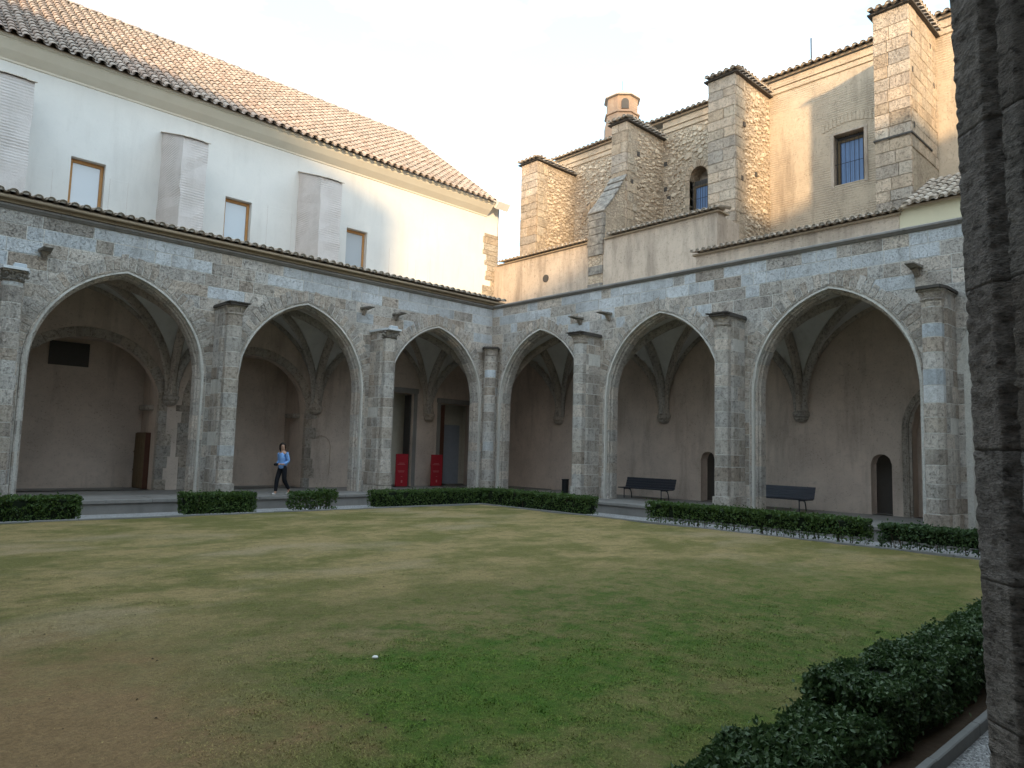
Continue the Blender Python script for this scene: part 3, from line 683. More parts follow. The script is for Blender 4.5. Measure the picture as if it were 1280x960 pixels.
def tiled(parent, origin, U, UPV, length, slope, mat, pitch=.36, row=.40, limit=300, pans=True, plug=True):
    """cover tiles on a slope; the first `limit` (lowest rows first) are parts of their own"""
    U = Vector(U).normalized(); UPV = Vector(UPV).normalized(); N = U.cross(UPV)
    if N.z < 0: N = -N
    kx = min(1, pitch/.34); ncol = max(1, int(length/pitch)); nrow = max(1, int(round(slope/row))); org = Vector(origin); allm = []; pm = []
    for r in range(nrow):
        for c in range(ncol):
            p = org+U*((c+.5)*pitch+random.uniform(-.015, .015))+UPV*(r*row+.16+random.uniform(-.02, .02))+N*(.055+random.uniform(-.006, .008))
            X = (U+UPV*random.uniform(-.03, .03)).normalized(); Y = (UPV-X*UPV.dot(X)+N*-.035).normalized(); Z = X.cross(Y)
            if Z.dot(N) < 0: X = -X; Z = -Z
            Z = Z*max(kx, .9)
            X = X*kx; allm.append(Matrix(((X.x, Y.x, Z.x, p.x), (X.y, Y.y, Z.y, p.y), (X.z, Y.z, Z.z, p.z), (0, 0, 0, 1))))
            if pans:
                p2 = org+U*(c*pitch)+UPV*(r*row+.13)+N*.10; pm.append(Matrix(((X.x, -Y.x, -Z.x, p2.x), (X.y, -Y.y, -Z.y, p2.y), (X.z, -Y.z, -Z.z, p2.z), (0, 0, 0, 1))))
    pw = WORLD[parent.name]
    if plug: joined('tile_mortar', PLUG, allm[:ncol], 'mortar', parent, pw)
    for m in allm[:limit]:
        o = bpy.data.objects.new('roof_tile', TM[mat]); COL.objects.link(o); o.parent = parent; o.matrix_basis = Matrix.Translation(-pw) @ m; WORLD[o.name] = m.translation.copy()
    if len(allm) > limit: joined('tile_courses', TM[mat], allm[limit:], mat, parent, pw)
    if pm: joined('tile_pans', TM[mat], pm, mat, parent, pw)

# ------------------------------------------------------------------ white plastered wing over the left arcade
WY = 3.6; XG = 3.4; EZ = 14.48; EY = 2.95
ww = thing('white_wing', 'white plastered upper storey with wood-framed windows and long tiled roof', 'building', (-8, WY, 8))
WIN = [(-15.69, 11.30), (-10.43, 11.32), (-5.06, 11.36)]
ops = [(x, .53, 9.62, flat_top(z), 2) for x, z in WIN]
V, F = strip_wall(-S-5, XG, 7.9, EZ+.1, ops, WY, WY+.6); obj('wall_face', V, F, 'white_plaster', ww, fix=False)
for x, z in WIN:
    w = box('window', (x-.52, WY+.44, 9.63), (x+.52, WY+.58, z-.01), 'white_plaster', ww)
    for nm, a, b in (('frame', (x-.52, WY+.22, 9.63), (x-.42, WY+.32, z-.01)), ('frame', (x+.42, WY+.22, 9.63), (x+.52, WY+.32, z-.01)), ('frame', (x-.419, WY+.22, z-.13), (x+.419, WY+.32, z-.01)), ('frame', (x-.419, WY+.22, 9.63), (x+.419, WY+.32, 9.73))): bevel(box(nm, a, b, 'wood_frame', w), .008)
    box('pane', (x-.42, WY+.265, 9.73), (x+.42, WY+.28, z-.13), 'window_glass', w)
for x0, x1, z in ((-14.99, -14.42, 10.85), (-9.23, -8.19, 11.38), (-3.32, -2.29, 10.9), (-1.81, -1.1, 10.68), (-.97, -.18, 10.93), (.79, 1.79, 10.88), (-17.55, -16.72, 10.7)):
    b = box('blocked_window', (x0, WY-.006, 9.5), (x1, WY+.05, z), 'white_plaster', ww); bevel(b, .004)
    for s in ((x0-.012, x0), (x1, x1+.012)): box('scored_line', (s[0], WY-.004, 9.5), (s[1], WY+.03, z), 'whitewashed_brick', b)
# eave soffit, coved cornice
prof = [(WY+.02, 13.84), (WY-.04, 13.86), (WY-.05, 13.92), (WY-.34, 14.12), (WY-.52, 14.30), (WY-.55, 14.34), (WY-.55, 14.40), (WY-.62, 14.42), (WY-.62, EZ), (WY+.02, EZ)]
k = len(prof); x0, x1 = -S-4, 2.55
V = [(x, y, z) for x in (x0, x1) for y, z in prof]; obj('cornice', V, [tuple(range(k))[::-1], tuple(range(k, 2*k))]+[(i, (i+1) % k, k+(i+1) % k, k+i) for i in range(k)], 'cream_plaster', ww)
# roof: one slope to the ridge, plastered gable verge at the church end
RY, RZ = 11.09, 20.6; sl = Vector((0, RY-EY, RZ-EZ-.05)); SL = sl.length; rot = math.atan2(sl.z, sl.y)
roof = obj('roof', [(-S-4, EY-.02, EZ+.01), (XG, EY-.02, EZ+.01), (XG, RY, RZ-.04), (-S-4, RY, RZ-.04), (XG, 2*RY-EY, EZ), (-S-4, 2*RY-EY, EZ)], [(0, 1, 2, 3), (3, 2, 4, 5), (1, 4, 2), (0, 3, 5)], 'soffit', ww, fix=False)
tiled(roof, (-20.2, EY-.12, EZ-.02), (1, 0, 0), sl, 22.7, SL+.1, 'roof_tile', .36, .42, 300, True, False)
m = MB()
for i in range(2): pass
vdir = sl.normalized(); vn = Vector((0, -vdir.z, vdir.y))
def vpt(s, n): p = Vector((0, EY, EZ))+vdir*s+vn*n; return p.y, p.z
V = []
for x in (2.62, XG+.05):
    for (s, n) in ((-.15, -.25), (-.15, .16), (SL, .16), (SL, -.25)): y, z = vpt(s, n); V.append((x, y, z))
obj('gable_verge', V, BF, 'white_plaster', ww); V = [(XG, WY, 7.9), (XG, RY, RZ), (XG, 2*RY-WY, 14), (XG, 2*RY-WY, 7.9), (XG, WY, EZ)]
obj('gable_wall', [(XG-.05, y, z) for x, y, z in V]+[(XG+.03, y, z) for x, y, z in V], [(0, 4, 1, 2, 3), (5, 9, 6, 7, 8), (0, 5, 9, 4), (4, 9, 6, 1), (1, 6, 7, 2), (2, 7, 8, 3)], 'white_plaster', ww)
for i in range(30): inst('ridge_tile', TM['roof_tile'], (-20+i*.78, RY, RZ+.0), roof, (0, 0, math.pi/2), None, (1.5, 1.75, 1.4))
# quoin of bare stone at the corner
z = 8.0; m = 0
while z < 12.9:
    h = random.uniform(.2, .36); L = random.uniform(.55, 1.1)
    bevel(box('quoin', (XG-L+random.uniform(-.15, .15), WY-.03, z), (XG+.04, WY+.1, min(z+h, 13)-.01), 'church_stone', ww, jit((1, 1, .97), .12)), .02); z += h; m += 1
# flat wall buttresses with thin tile caps
for (xa, xb, zf, zw, pr) in ((-18.75, -17.76, 12.45, 13.3, 2.3), (-13.41, -12.58, 12.17, 13.05, 2.4), (-7.97, -7.04, 12.42, 13.15, 2.0)):
    y0 = WY-pr; n = 12; V = []; F = []; ring = ((xa, WY+.1), (xa, WY-pr*.5), (xa, y0), ((xa+xb)/2, y0-.01), (xb, y0), (xb, WY-pr*.5), (xb, WY+.1)); kk = len(ring)
    zt_ = lambda y: zf+(zw-zf)*(y-y0)/pr
    for j in range(n+1):
        for (x, y) in ring:
            e = .022 if j not in (0, n) else 0; V.append((x+random.uniform(-e, e), y+random.uniform(-e, e) if y < WY else y, 8+(zt_(y)-8)*j/n))
    for j in range(n):
        for i in range(kk-1): F.append((j*kk+i, j*kk+i+1, (j+1)*kk+i+1, (j+1)*kk+i))
    bt_ = obj('wall_buttress', V, F+[tuple(range(n*kk, n*kk+kk))], 'whitewashed_brick', ww)
    for i in range(4):
        xl = xa-.07+i*(xb-xa+.14)/4+.003; xr = xl+(xb-xa+.14)/4-.006; bow = .03*math.sin(math.pi*(i+.5)/4); ya = y0-.08
        V = [(x, y, zt_(y)+h+bow) for h in (.004, .034) for x, y in ((xl, ya), (xr, ya), (xr, WY-.004), (xl, WY-.004))]
        bevel(obj('cap_tile', V, BF, 'old_tile', bt_), .006)
# lean-to roof over the arcade: tile edge, soffit board, gutter end
lean = obj('lean_to_roof', [(-S-3, -.22, 8.44), (.55, -.22, 8.44), (.55, WY, 9.15), (-S-3, WY, 9.15), (-S-3, -.22, 8.36), (.55, -.22, 8.36), (.55, WY, 9.0), (-S-3, WY, 9.0)], BF, 'soffit', ww)
tiled(lean, (-20.5, -.30, 8.43), (1, 0, 0), (0, 3.82, .71), 21.0, 1.1, 'old_tile', .30, .42, 300)
box('eave_board', (-S-3, -.16, 8.225), (.5, -.02, 8.34), 'soffit', ww); box('eave_fascia', (-S-3, -.05, 8.22), (.48, .3, 8.40), 'cream_plaster', ww, (.8, .7, .55))
VV, FF = tube([(-S-3, -.285, 8.35), (-8, -.285, 8.35), (.62, -.285, 8.35)], .05, 8); obj('gutter', VV, FF, 'soffit', ww, smooth=True)

# ------------------------------------------------------------------ church over the right arcade
ch = thing('church', 'tan stone church with rubble walls, tall buttresses and barred blue windows', 'building', (8, -6, 8))
CX = 7.8; CZ = 18.15
ops = [(-12.78, .62, 12.95, flat_top(15.12), 2), (-5.80, .50, 13.3, round_top(15.0, .50, .62), 12)]
V, F = strip_wall(-S-6, -8.9, 8, CZ, [ops[0]], CX, CX+.8); obj('brick_wall', tv('e', V), F, 'church_brick', ch, fix=False)
V, F = strip_wall(-8.9, 3.4, 8, CZ, [ops[1]], CX, CX+.8); obj('rubble_wall', tv('e', V), F, 'rubble', ch, fix=False)
box('nave', (CX+.8, -S-6, 8), (21, 3.4, CZ-.1), 'church_plaster', ch)
rf = obj('roof', [(CX-.25, -S-6, CZ+.28), (CX-.25, 3.6, CZ+.28), (14.5, 3.6, CZ+2.3), (14.5, -S-6, CZ+2.3), (CX-.25, -S-6, CZ+.18), (CX-.25, 3.6, CZ+.18), (14.5, 3.6, CZ+2.2), (14.5, -S-6, CZ+2.2)], BF, 'soffit', ch)
tiled(rf, (CX-.38, -18.5, CZ+.25), (0, 1, 0), (7, 0, 2.0), 22.2, .8, 'old_tile', .30, .40, 300)
for (a, b) in ((-18, -16.04), (-14.86, -9.41), (-8.14, -3.79), (-2.89, 3.36)):
    for kx in range(2): bevel(box('brick_cornice', (CX-.06-.07*kx, a, CZ-.38+kx*.24), (CX+.1, b, CZ-.15+kx*.24+.08), 'church_brick', ch, (1.0, .88, .7)), .01)
def rubble_face(par, o, U, Vv, N, w, h, n, smin=.09, smax=.26):
    """irregular stones standing a little proud of a rubble face, too small to pick apart singly"""
    o = Vector(o); U = Vector(U); Vv = Vector(Vv); N = Vector(N); m = MB(); taken = []
    for _ in range(n*4):
        if len(taken) >= n: break
        s = random.uniform(smin, smax)*(1 if random.random() < .85 else 1.5); a = random.uniform(s, w-s); b = random.uniform(s*.7, h-s*.7)
        if any((a-p)**2+(b-q_)**2 < (.72*(s+r))**2 for p, q_, r in taken): continue
        taken.append((a, b, s)); k = random.choice([5, 6, 7]); d = random.uniform(.025, .07); ph = random.uniform(0, 6)
        asp = random.uniform(.55, .85); V = []; 
        ang = [ph+2*math.pi*i/k+random.uniform(-.3, .3) for i in range(k)]
        for f_, e in ((1.0, -.02), (.78, d)):
            for t_ in ang: V.append(o+U*(a+s*f_*math.cos(t_)*random.uniform(.85, 1.1))+Vv*(b+s*f_*asp*math.sin(t_)*random.uniform(.85, 1.1))+N*e)
        m.add(V, [tuple(range(k, 2*k))]+[(i, (i+1) % k, k+(i+1) % k, k+i) for i in range(k)])
    ob = m.build('rubble_stones', 'rubble_stone', par); ob['kind'] = 'stuff'; return ob
def buttress(y0, y1, x0, zt, zb, style, name='buttress'):
    b = box(name, (x0+.03, y0+.03, zb), (CX+.05, y1-.03, zt), 'rubble' if style != 'ashlar' else 'church_stone', ch, (.9, .9, .85))
    z = zb; i = 0
    while z < zt-.05:
        h = random.uniform(.38, .55); z2 = min(z+h, zt)
        if zt-z2 < .2: z2 = zt
        yy = [y0, y0+(y1-y0)*random.uniform(.35, .65), y1] if (i % 2 or style == 'ashlar' and random.random() < .8) else [y0, y1]
        for a, c in zip(yy, yy[1:]):
            colr = jit(random.choice([(1.05, 1.02, 1), (.9, .9, .92), (1.15, 1.1, 1.05), (.98, .92, .85)]), .1)
            bevel(box('quoin_block', (x0-random.uniform(0, .015), a+.006, z+.006), (x0+.12, c-.006, z2-.006), 'church_stone', b, colr), .015)
        xs = [x0+.121]; L = random.choice([.35, .6, .85]) if style != 'ashlar' else CX-x0-.05
        while xs[-1] < x0+L-.02: xs.append(min(xs[-1]+random.uniform(.4, .75), x0+L))
        if style == 'ashlar' and z > zb+3.2 or style != 'ashlar':
            for a, c in zip(xs, xs[1:]):
                bevel(box('quoin_block', (a+.006, y0-random.uniform(0, .012), z+.006), (c-.006, y0+.15, z2-.006), 'church_stone', b, jit((1.02, 1, .95), .14)), .015)
        z = z2; i += 1
    if style != 'ashlar': rubble_face(b, (x0+.75, y0+.03, zb), (1, 0, 0), (0, 0, 1), (0, -1, 0), CX-x0-.8, zt-zb-.2, int((CX-x0-.8)*(zt-zb)*18), .05, .16)
    c = box('cap_bed', (x0-.12, y0-.14, zt), (CX+.1, y1+.14, zt+.06), 'slate', b, (2, 1.6, 1.3))
    tiled(c, (x0-.22, y0-.18, zt+.04), (0, 1, 0), (1, 0, .16), y1-y0+.36, .45, 'old_tile', .30, .40, 40, True)
    m_ = MB()
    tiled(c, (x0-.1, y0-.22, zt+.05), (1, 0, 0), (0, 1, .2), CX-x0, .3, 'old_tile', .27, .40, 40, False)
    return b
B1 = buttress(2.13, 3.36, 4.75, 17.2, 9, 'rubble')
B2 = buttress(-3.80, -2.88, 4.75, 17.45, 9, 'rubble')
B3 = buttress(-9.42, -8.13, 4.75, 17.70, 9, 'rubble')
B4 = buttress(-16.05, -14.85, 4.75, 17.75, 9, 'ashlar')
box('string_course', (4.70, -16.09, 13.0), (6.9, -14.82, 13.06), 'slate', B4, (1.2, 1, .9))
rubble_face(ch, (CX-.01, -2.7, 9), (0, 1, 0), (0, 0, 1), (-1, 0, 0), 4.7, 8.7, 560, .05, .16)
rubble_face(ch, (CX-.01, -8.0, 9), (0, 1, 0), (0, 0, 1), (-1, 0, 0), 1.65, 8.6, 200, .05, .16); rubble_face(ch, (CX-.01, -5.0, 9), (0, 1, 0), (0, 0, 1), (-1, 0, 0), 1.1, 8.6, 130, .05, .16); rubble_face(ch, (CX-.01, -6.6, 15.9), (0, 1, 0), (0, 0, 1), (-1, 0, 0), 2, 1.8, 45, .06, .19)
# weathered toe of the second buttress
toe = obj('buttress_toe', [(3.15, -3.75, 8.2), (4.8, -3.75, 8.2), (4.8, -3.75, 14.75), (3.15, -3.75, 12.6), (3.15, -2.93, 8.2), (4.8, -2.93, 8.2), (4.8, -2.93, 14.75), (3.15, -2.93, 12.6)], BF, 'rubble', ch)
for i in range(6):
    t0, t1 = i/6+.006, (i+1)/6-.006; a = Vector((3.12, 0, 12.62)); d = Vector((1.68, 0, 2.2)); n = Vector((-.79, 0, .61))*.09; sag = -.12*math.sin(math.pi*(i+.5)/6)
    p, r_ = a+d*t0, a+d*t1; V = [(p.x, y, p.z+sag) for y in (-3.84, -2.86)]+[(r_.x, y, r_.z+sag) for y in (-2.86, -3.84)]; V += [(x+n.x, y, z+n.z) for x, y, z in V]
    bevel(obj('weathering_slab', V, BF, 'grey_moss_stone', toe, (1, 1, 1)), .02)
z = 8.4
while z < 12.5:
    h = random.uniform(.32, .5)
    if z > 10.2 or random.random() < .4:
        bevel(box('toe_block', (3.10+random.uniform(-.012, .012), -3.76+random.uniform(-.06, 0), z), (3.3, -2.92+random.uniform(-.04, .06), min(z+h, 12.6)-.01), 'grey_moss_stone', toe, jit((.85, .8, .75), .2)), .02)
    z += h
# windows with blue blinds and iron bars
def church_window(y0, y1, z0, z1, arched):
    w = box('window', (CX+.42, y0-.05, z0-.05), (CX+.55, y1+.05, z1+.05), 'dark_panel', ch)
    yc = (y0+y1)/2
    if arched:
        for i in range(9):
            a0 = math.pi*i/9+.01; a1 = math.pi*(i+1)/9-.01; V = [(x, yc-r*math.cos(a), 15.0+r*1.15*math.sin(a)) for x in (CX-.05, CX+.3) for a, r in ((a0, .50), (a1, .50), (a1, .78), (a0, .78))]
            bevel(obj('arch_stone', V, BF, 'church_stone', w, jit((1.0, .93, .85), .1)), .015)
        for s in (-1, 1):
            for k in range(4): bevel(box('jamb_stone', (CX-.04, yc+s*.50-(.24 if s < 0 else 0), 13.3+k*.425+.005), (CX+.3, yc+s*.5+(.24 if s > 0 else 0), 13.3+(k+1)*.425-.005), 'church_stone', w, jit((1, .95, .88), .1)), .015)
    else:
        bevel(box('surround', (CX-.03, y0-.16, z1), (CX+.2, y1+.16, z1+.1), 'church_plaster', w), .01)
        for s in ((y0-.14, y0), (y1, y1+.14)): bevel(box('surround', (CX-.03, s[0], z0-.12), (CX+.2, s[1], z1-.002), 'church_plaster', w), .01)
        m = 0
        for i in range(14):                       # flat relieving arch of bricks
            a = y0-.5+i*(y1-y0+1.0)/14; zz_ = z1+.32+.22*math.sin(math.pi*(i+.5)/14)
            bevel(box('brick', (CX-.025, a+.01, zz_-.12), (CX+.05, a+(y1-y0+1)/14-.01, zz_+.28), 'church_brick', w, (.8, .7, .6)), .01)
    fz = z1-.18 if not arched else 14.75
    for (a, b, c, d) in ((y0+.05, y0+.14, z0, fz), (y1-.14, y1-.05, z0, fz), (y0+.141, y1-.141, fz-.1, fz)): box('frame', (CX+.28, a, c), (CX+.38, b, d), 'old_wood', w)
    for i in range(6):
        a = y0+.15+i*(y1-y0-.3)/6; box('blind_slat', (CX+.32, a+.004, z0), (CX+.35, a+(y1-y0-.3)/6-.004, fz-.1), 'blue_blind', w, (1, 1, 1))
    n = 7
    for i in range(n): VV, FF = tube([(CX+.12, y0+.08+i*(y1-y0-.16)/(n-1), z0), (CX+.12, y0+.08+i*(y1-y0-.16)/(n-1), fz+.1)], .011, 5); obj('iron_bar', VV, FF, 'iron', w)
    for zz_ in (z0+(z1-z0)*.42, fz): VV, FF = tube([(CX+.12, y0, zz_), (CX+.12, y1, zz_)], .012, 5); obj('iron_bar', VV, FF, 'iron', w)
church_window(-13.38, -12.18, 12.97, 15.1, False); church_window(-6.28, -5.32, 13.32, 15.0, True)
# small blocked arch by the second buttress
for i in range(7):
    a0 = math.pi*i/7+.02; a1 = math.pi*(i+1)/7-.02; V = [(x, .75-r*math.cos(a), 14.3+r*1.3*math.sin(a)) for x in (CX-.07, CX+.1) for a, r in ((a0, .55), (a1, .55), (a1, .85), (a0, .85))]
    bevel(obj('blocked_arch_stone', V, BF, 'church_stone', ch, jit((1, .9, .78), .08)), .015)
for (x, z) in ((4.93, 16.6), (6.97, 17.0), (4.93, 15.3), (7.3, 15.6), (5.0, 13.3)): box('putlog_shade', (x, -16.064, z), (x+.13, -15.9, z+.2), 'dark_panel', ch)  # dark blocks on the wall faces paint the shade of putlog holes
for (y, z) in ((-3.99, 16.1), (-4.0, 14.8), (-4.2, 14.3), (1.05, 15.2)): box('putlog_shade', (CX-.006, y, z), (CX+.1, y+.2, z+.22), 'dark_panel', ch)
for (x, y, z) in ((5.4, -9.40, 15.6), (5.2, -9.40, 13.2), (6.4, -9.40, 13.7), (5.6, -3.78, 16.0), (5.1, -3.78, 14.5)): box('putlog_shade', (x, y-.05, z), (x+.16, y+.1, z+.2), 'dark_panel', ch)
# tower bell cote and rod
bt = thing('bell_turret', 'small round-topped brick bell turret rising behind the church roof', 'turret', (12, 2.2, CZ+1))
def ring_poly(cx, cy, r, n, ph=0): return [(cx+r*math.cos(2*math.pi*i/n+ph), cy+r*math.sin(2*math.pi*i/n+ph)) for i in range(n)]
z = CZ+1.0
for (r, h) in ((1.12, 2.35), (1.02, .55), (1.12, .12), (.98, .95)):
    V, F = prism(ring_poly(12, 2.2, r, 8, .39), z, z+h); bevel(obj('turret_stage', V, F, 'turret_brick', bt), .02); z += h
V = [(x, y, z) for x, y in ring_poly(12, 2.2, 1.15, 8, .39)]+[(x, y, z+.07) for x, y in ring_poly(12, 2.2, 1.15, 8, .39)]+[(12, 2.2, z+.75)]
obj('turret_cap', V, [tuple(range(8))[::-1]]+[(i, (i+1) % 8, 8+(i+1) % 8, 8+i) for i in range(8)]+[(8+i, 8+(i+1) % 8, 16) for i in range(8)], 'old_tile', bt)
m = MB(); a = math.pi+.86
for i in range(9):
    th = math.pi*i/8
ux, uy = -math.sin(a), math.cos(a); nx_, ny_ = math.cos(a), math.sin(a); poly = [(-.22, 0), (.22, 0)]+[(.22*math.cos(math.pi*i/8), .42+.22*math.sin(math.pi*i/8)) for i in range(9)]
V = [(12+nx_*d+ux*p, 2.2+ny_*d+uy*p, z-.85+h) for d in (.70, .965) for p, h in poly]; k = len(poly)
obj('opening_shade', V, [tuple(range(k))[::-1], tuple(range(k, 2*k))]+[(i, (i+1) % k, k+(i+1) % k, k+i) for i in range(k)], 'dark_panel', bt)  # solid dark block, its colour stands for shade inside the arched opening
VV, FF = tube([(12, 2.2, z+.7), (12, 2.2, z+1.35)], .018, 5); obj('finial', VV, FF, 'iron', bt)
VV, FF = tube([(9, -10.76, CZ+.5), (9, -10.76, 20.5)], .035, 6); tag(obj('roof_mast', VV, FF, 'iron'), 'thin dark metal mast on the church roof', 'mast')
# parapet walls between arcade and church
pw_ = thing('terrace_wall', 'stained tan plaster wall with tile coping above the corner of the arcades', 'wall', (3.2, -3, 8))
box('wall_face', (3.2, -9.5, 7.9), (3.75, 3.65, 11.30), 'church_plaster', pw_); box('wall_return', (3.751, -9.5, 7.9), (4.9, -9.0, 11.2), 'church_plaster', pw_)
cb_ = box('coping_bed', (3.10, -9.62, 11.302), (3.9, -3.85, 11.36), 'soffit', pw_); tiled(cb_, (3.03, -9.7, 11.37), (0, 1, 0), (1, 0, .18), 5.85, .8, 'old_tile', .27, .40, 120)
cb_ = box('coping_bed', (3.10, -2.88, 11.302), (3.9, 3.3, 11.36), 'soffit', pw_); tiled(cb_, (3.03, -2.85, 11.37), (0, 1, 0), (1, 0, .18), 6.1, .8, 'old_tile', .27, .40, 120)
VV, FF = tube([(3.17, -.2, 10.1), (3.26, -.2, 10.1)], .19, 12); obj('hole_shade_disc', VV, FF, 'dark_panel', pw_)  # dark disc on the plaster, painted shade of a round hole
lw = thing('terrace_wall', 'low plaster wall part tan part yellow with tile coping above the benches', 'wall', (2.4, -14, 8))
box('wall_face', (2.4, -16.35, 7.9), (3.0, -9.05, 9.42), 'church_plaster', lw, (1.1, 1.1, 1.1)); box('yellow_wall', (2.42, -S-4, 7.9), (3.0, -16.352, 9.6), 'yellow_plaster', lw)
cb_ = box('coping_bed', (2.3, -16.4, 9.422), (3.1, -8.95, 9.48), 'soffit', lw); tiled(cb_, (2.22, -16.4, 9.49), (0, 1, 0), (1, 0, .2), 7.5, .85, 'old_tile', .25, .40, 140)
cb_ = obj('lean_to_roof', [(2.28, -S-4, 9.62), (2.28, -16.41, 9.62), (4.9, -16.41, 11.1), (4.9, -S-4, 11.1), (2.28, -S-4, 9.55), (2.28, -16.41, 9.55), (4.9, -16.41, 10.95), (4.9, -S-4, 10.95)], BF, 'soffit', lw); tiled(cb_, (2.2, -22.5, 9.6), (0, 1, 0), (2.62, 0, 1.48), 6.1, 3.0, 'old_tile', .25, .40, 200)
box('terrace_fill', (4.9, -S-4, 7.9), (CX, -16.2, 11.0), 'church_plaster', lw)

# ------------------------------------------------------------------ ranges behind the viewer that shade the court
so = thing('facing_range', 'plain plastered wing over the arcade at the foot of the lawn', 'building', (-12, -S-GD-3, 8)); 
box('wall_face', (-S-12, -S-GD-9, 7.95), (9, -S-GD+.4, 16.6), 'white_plaster', so)
tw = thing('shade_tower', 'added square tower out of view behind the viewer, shading the church buttresses', 'tower', (-16.7, -31.5, 16))  # tower added out of view only to shade the middle church buttresses
for (h0, h1, g) in ((16.86, 24.0, 0), (24.001, 24.3, .2), (24.301, 29.0, -.1)): box('tower_stage', (-18.8-g, -33.6-g, h0), (-14.6+g, -29.4+g, h1), 'church_stone', tw)
V = [(-19, -33.8, 29.001), (-14.4, -33.8, 29.001), (-14.4, -29.2, 29.001), (-19, -29.2, 29.001), (-16.7, -31.5, 31.2)]; obj('tower_roof', V, [(0, 1, 2, 3), (0, 1, 4), (1, 2, 4), (2, 3, 4), (3, 0, 4)], 'old_tile', tw); box('flat_roof', (-S-12.3, -S-GD-9.3, 16.6), (9.3, -S-GD+.7, 16.85), 'old_tile', so)
we_ = thing('facing_range', 'taller plain plastered wing over the arcade facing the church', 'building', (-S-GD-3, -12, 8))
box('wall_face', (-S-GD-9, -S-3, 7.95), (-S-GD+.4, 4.0, 20.2), 'white_plaster', we_); box('flat_roof', (-S-GD-9.3, -S-3.3, 20.2), (-S-GD+.7, 4.3, 20.45), 'old_tile', we_)

# ------------------------------------------------------------------ hedges
def leaf_mesh(P, Nn, size, rngl, asp=.55):
    n = len(P); d = rngl.normal(size=(n, 3)); d = d*.8+Nn*.5; d /= np.linalg.norm(d, axis=1)[:, None]
    a = np.cross(d, rngl.normal(size=(n, 3))); a /= np.linalg.norm(a, axis=1)[:, None]+1e-9; b = np.cross(d, a); s = size*rngl.uniform(.6, 1.25, (n, 1))
    V = np.stack([P-a*s, P+b*s*asp+d*s*.12, P+a*s, P-b*s*asp+d*s*.12], 1).reshape(-1, 3)
    F = [(4*i, 4*i+1, 4*i+2, 4*i+3) for i in range(n)]
    return V, F
def hedge(label, boxes, mat, n, size, name='hedge', thin=0.0, group=None, stems=14, core=True, wob=.05):
    b0 = boxes[0]; o = thing(name, label, 'hedge', ((b0[0]+b0[2])/2, (b0[1]+b0[3])/2, GROUND), group)
    areas = [((b[2]-b[0])+(b[3]-b[1]))*2*(b[4]-GROUND)+(b[2]-b[0])*(b[3]-b[1])*1.3 for b in boxes]; tot = sum(areas); allV = []; allF = []; off = 0
    for b, ar in zip(boxes, areas):
        k = int(n*ar/tot); x0, y0, x1, y1, zt = b; P = np.zeros((k, 3)); Nn = np.zeros((k, 3))
        A = np.array([(x1-x0)*(y1-y0)*1.3, (x1-x0)*(zt-GROUND), (x1-x0)*(zt-GROUND), (y1-y0)*(zt-GROUND), (y1-y0)*(zt-GROUND)]); f = rng.choice(5, k, p=A/A.sum())
        U = rng.uniform(size=(k, 3)); H = zt-GROUND
        P[:, 0] = x0+(x1-x0)*U[:, 0]; P[:, 1] = y0+(y1-y0)*U[:, 1]; P[:, 2] = GROUND+.03+(H-.03)*U[:, 2]**.85
        dep = np.abs(rng.normal(size=k))*.05
        for i, (ax, val, sg) in enumerate(((2, zt, 1), (1, y0, -1), (1, y1, 1), (0, x0, -1), (0, x1, 1))):
            q_ = f == i; P[q_, ax] = val-sg*dep[q_]; Nn[q_, ax] = sg
        # uneven clipped surface
        w = np.array([noise.fractal(Vector((p[0]*2.2, p[1]*2.2, p[2]*2.6)), 1, 2, 3) for p in P]); P += Nn*(w*wob)[:, None]
        sp = rng.uniform(size=k) < .05; P[sp] += Nn[sp]*rng.uniform(.02, .09, (sp.sum(), 1)); 
        keep = rng.uniform(size=k) > thin*np.clip(1.0-(P[:, 2]-GROUND)/(H*.75), 0, 1)
        holes = np.array([noise.noise(Vector((p[0]*3.1+9, p[1]*3.1, p[2]*3.1))) for p in P]); keep &= (holes < .42)
        V, F = leaf_mesh(P[keep], Nn[keep], size, rng); allF += [tuple(i+off for i in q2) for q2 in F]; off += len(V); allV.append(V)
    obj('foliage', np.concatenate(allV), allF, mat, o, fix=False)['kind'] = 'stuff'
    for b in boxes:
        x0, y0, x1, y1, zt = b
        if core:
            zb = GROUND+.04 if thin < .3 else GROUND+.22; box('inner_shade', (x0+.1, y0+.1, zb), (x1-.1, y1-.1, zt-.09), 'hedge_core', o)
        k = max(2, int(stems*((x1-x0)+(y1-y0))/6))
        for _ in range(k):
            x = random.uniform(x0+.08, x1-.08); y = random.uniform(y0+.08, y1-.08); dx, dy = random.uniform(-.12, .12), random.uniform(-.12, .12)
            VV, FF = tube([(x, y, GROUND-.05), (x+dx*.4, y+dy*.4, GROUND+.2), (x+dx, y+dy, zt-.05)], [.012, .009, .004], 5); obj('stem', VV, FF, 'twig', o)
    return o
hedge('clipped box hedge in front of the widest dark arch, ending at gravel', [(-20.3, -3.25, -16.6, -2.55, .25)], 'box_leaf', 9000, .038)
hedge('short clipped box hedge at the foot of the pier beside the person', [(-14.05, -3.2, -12.0, -2.55, .26)], 'box_leaf', 6000, .038)
hedge('small loose sparse box bush on gravel near the person', [(-10.75, -3.2, -9.35, -2.7, .24)], 'box_leaf', 3400, .045, 'box_bush', .55, None, 30, False, .14)
hedge('L-shaped clipped box hedge wrapping the corner of the lawn', [(-7.85, -3.25, -2.5, -2.6, .23), (-3.2, -8.45, -2.5, -3.26, .26)], 'box_leaf', 22000, .036, thin=.25)
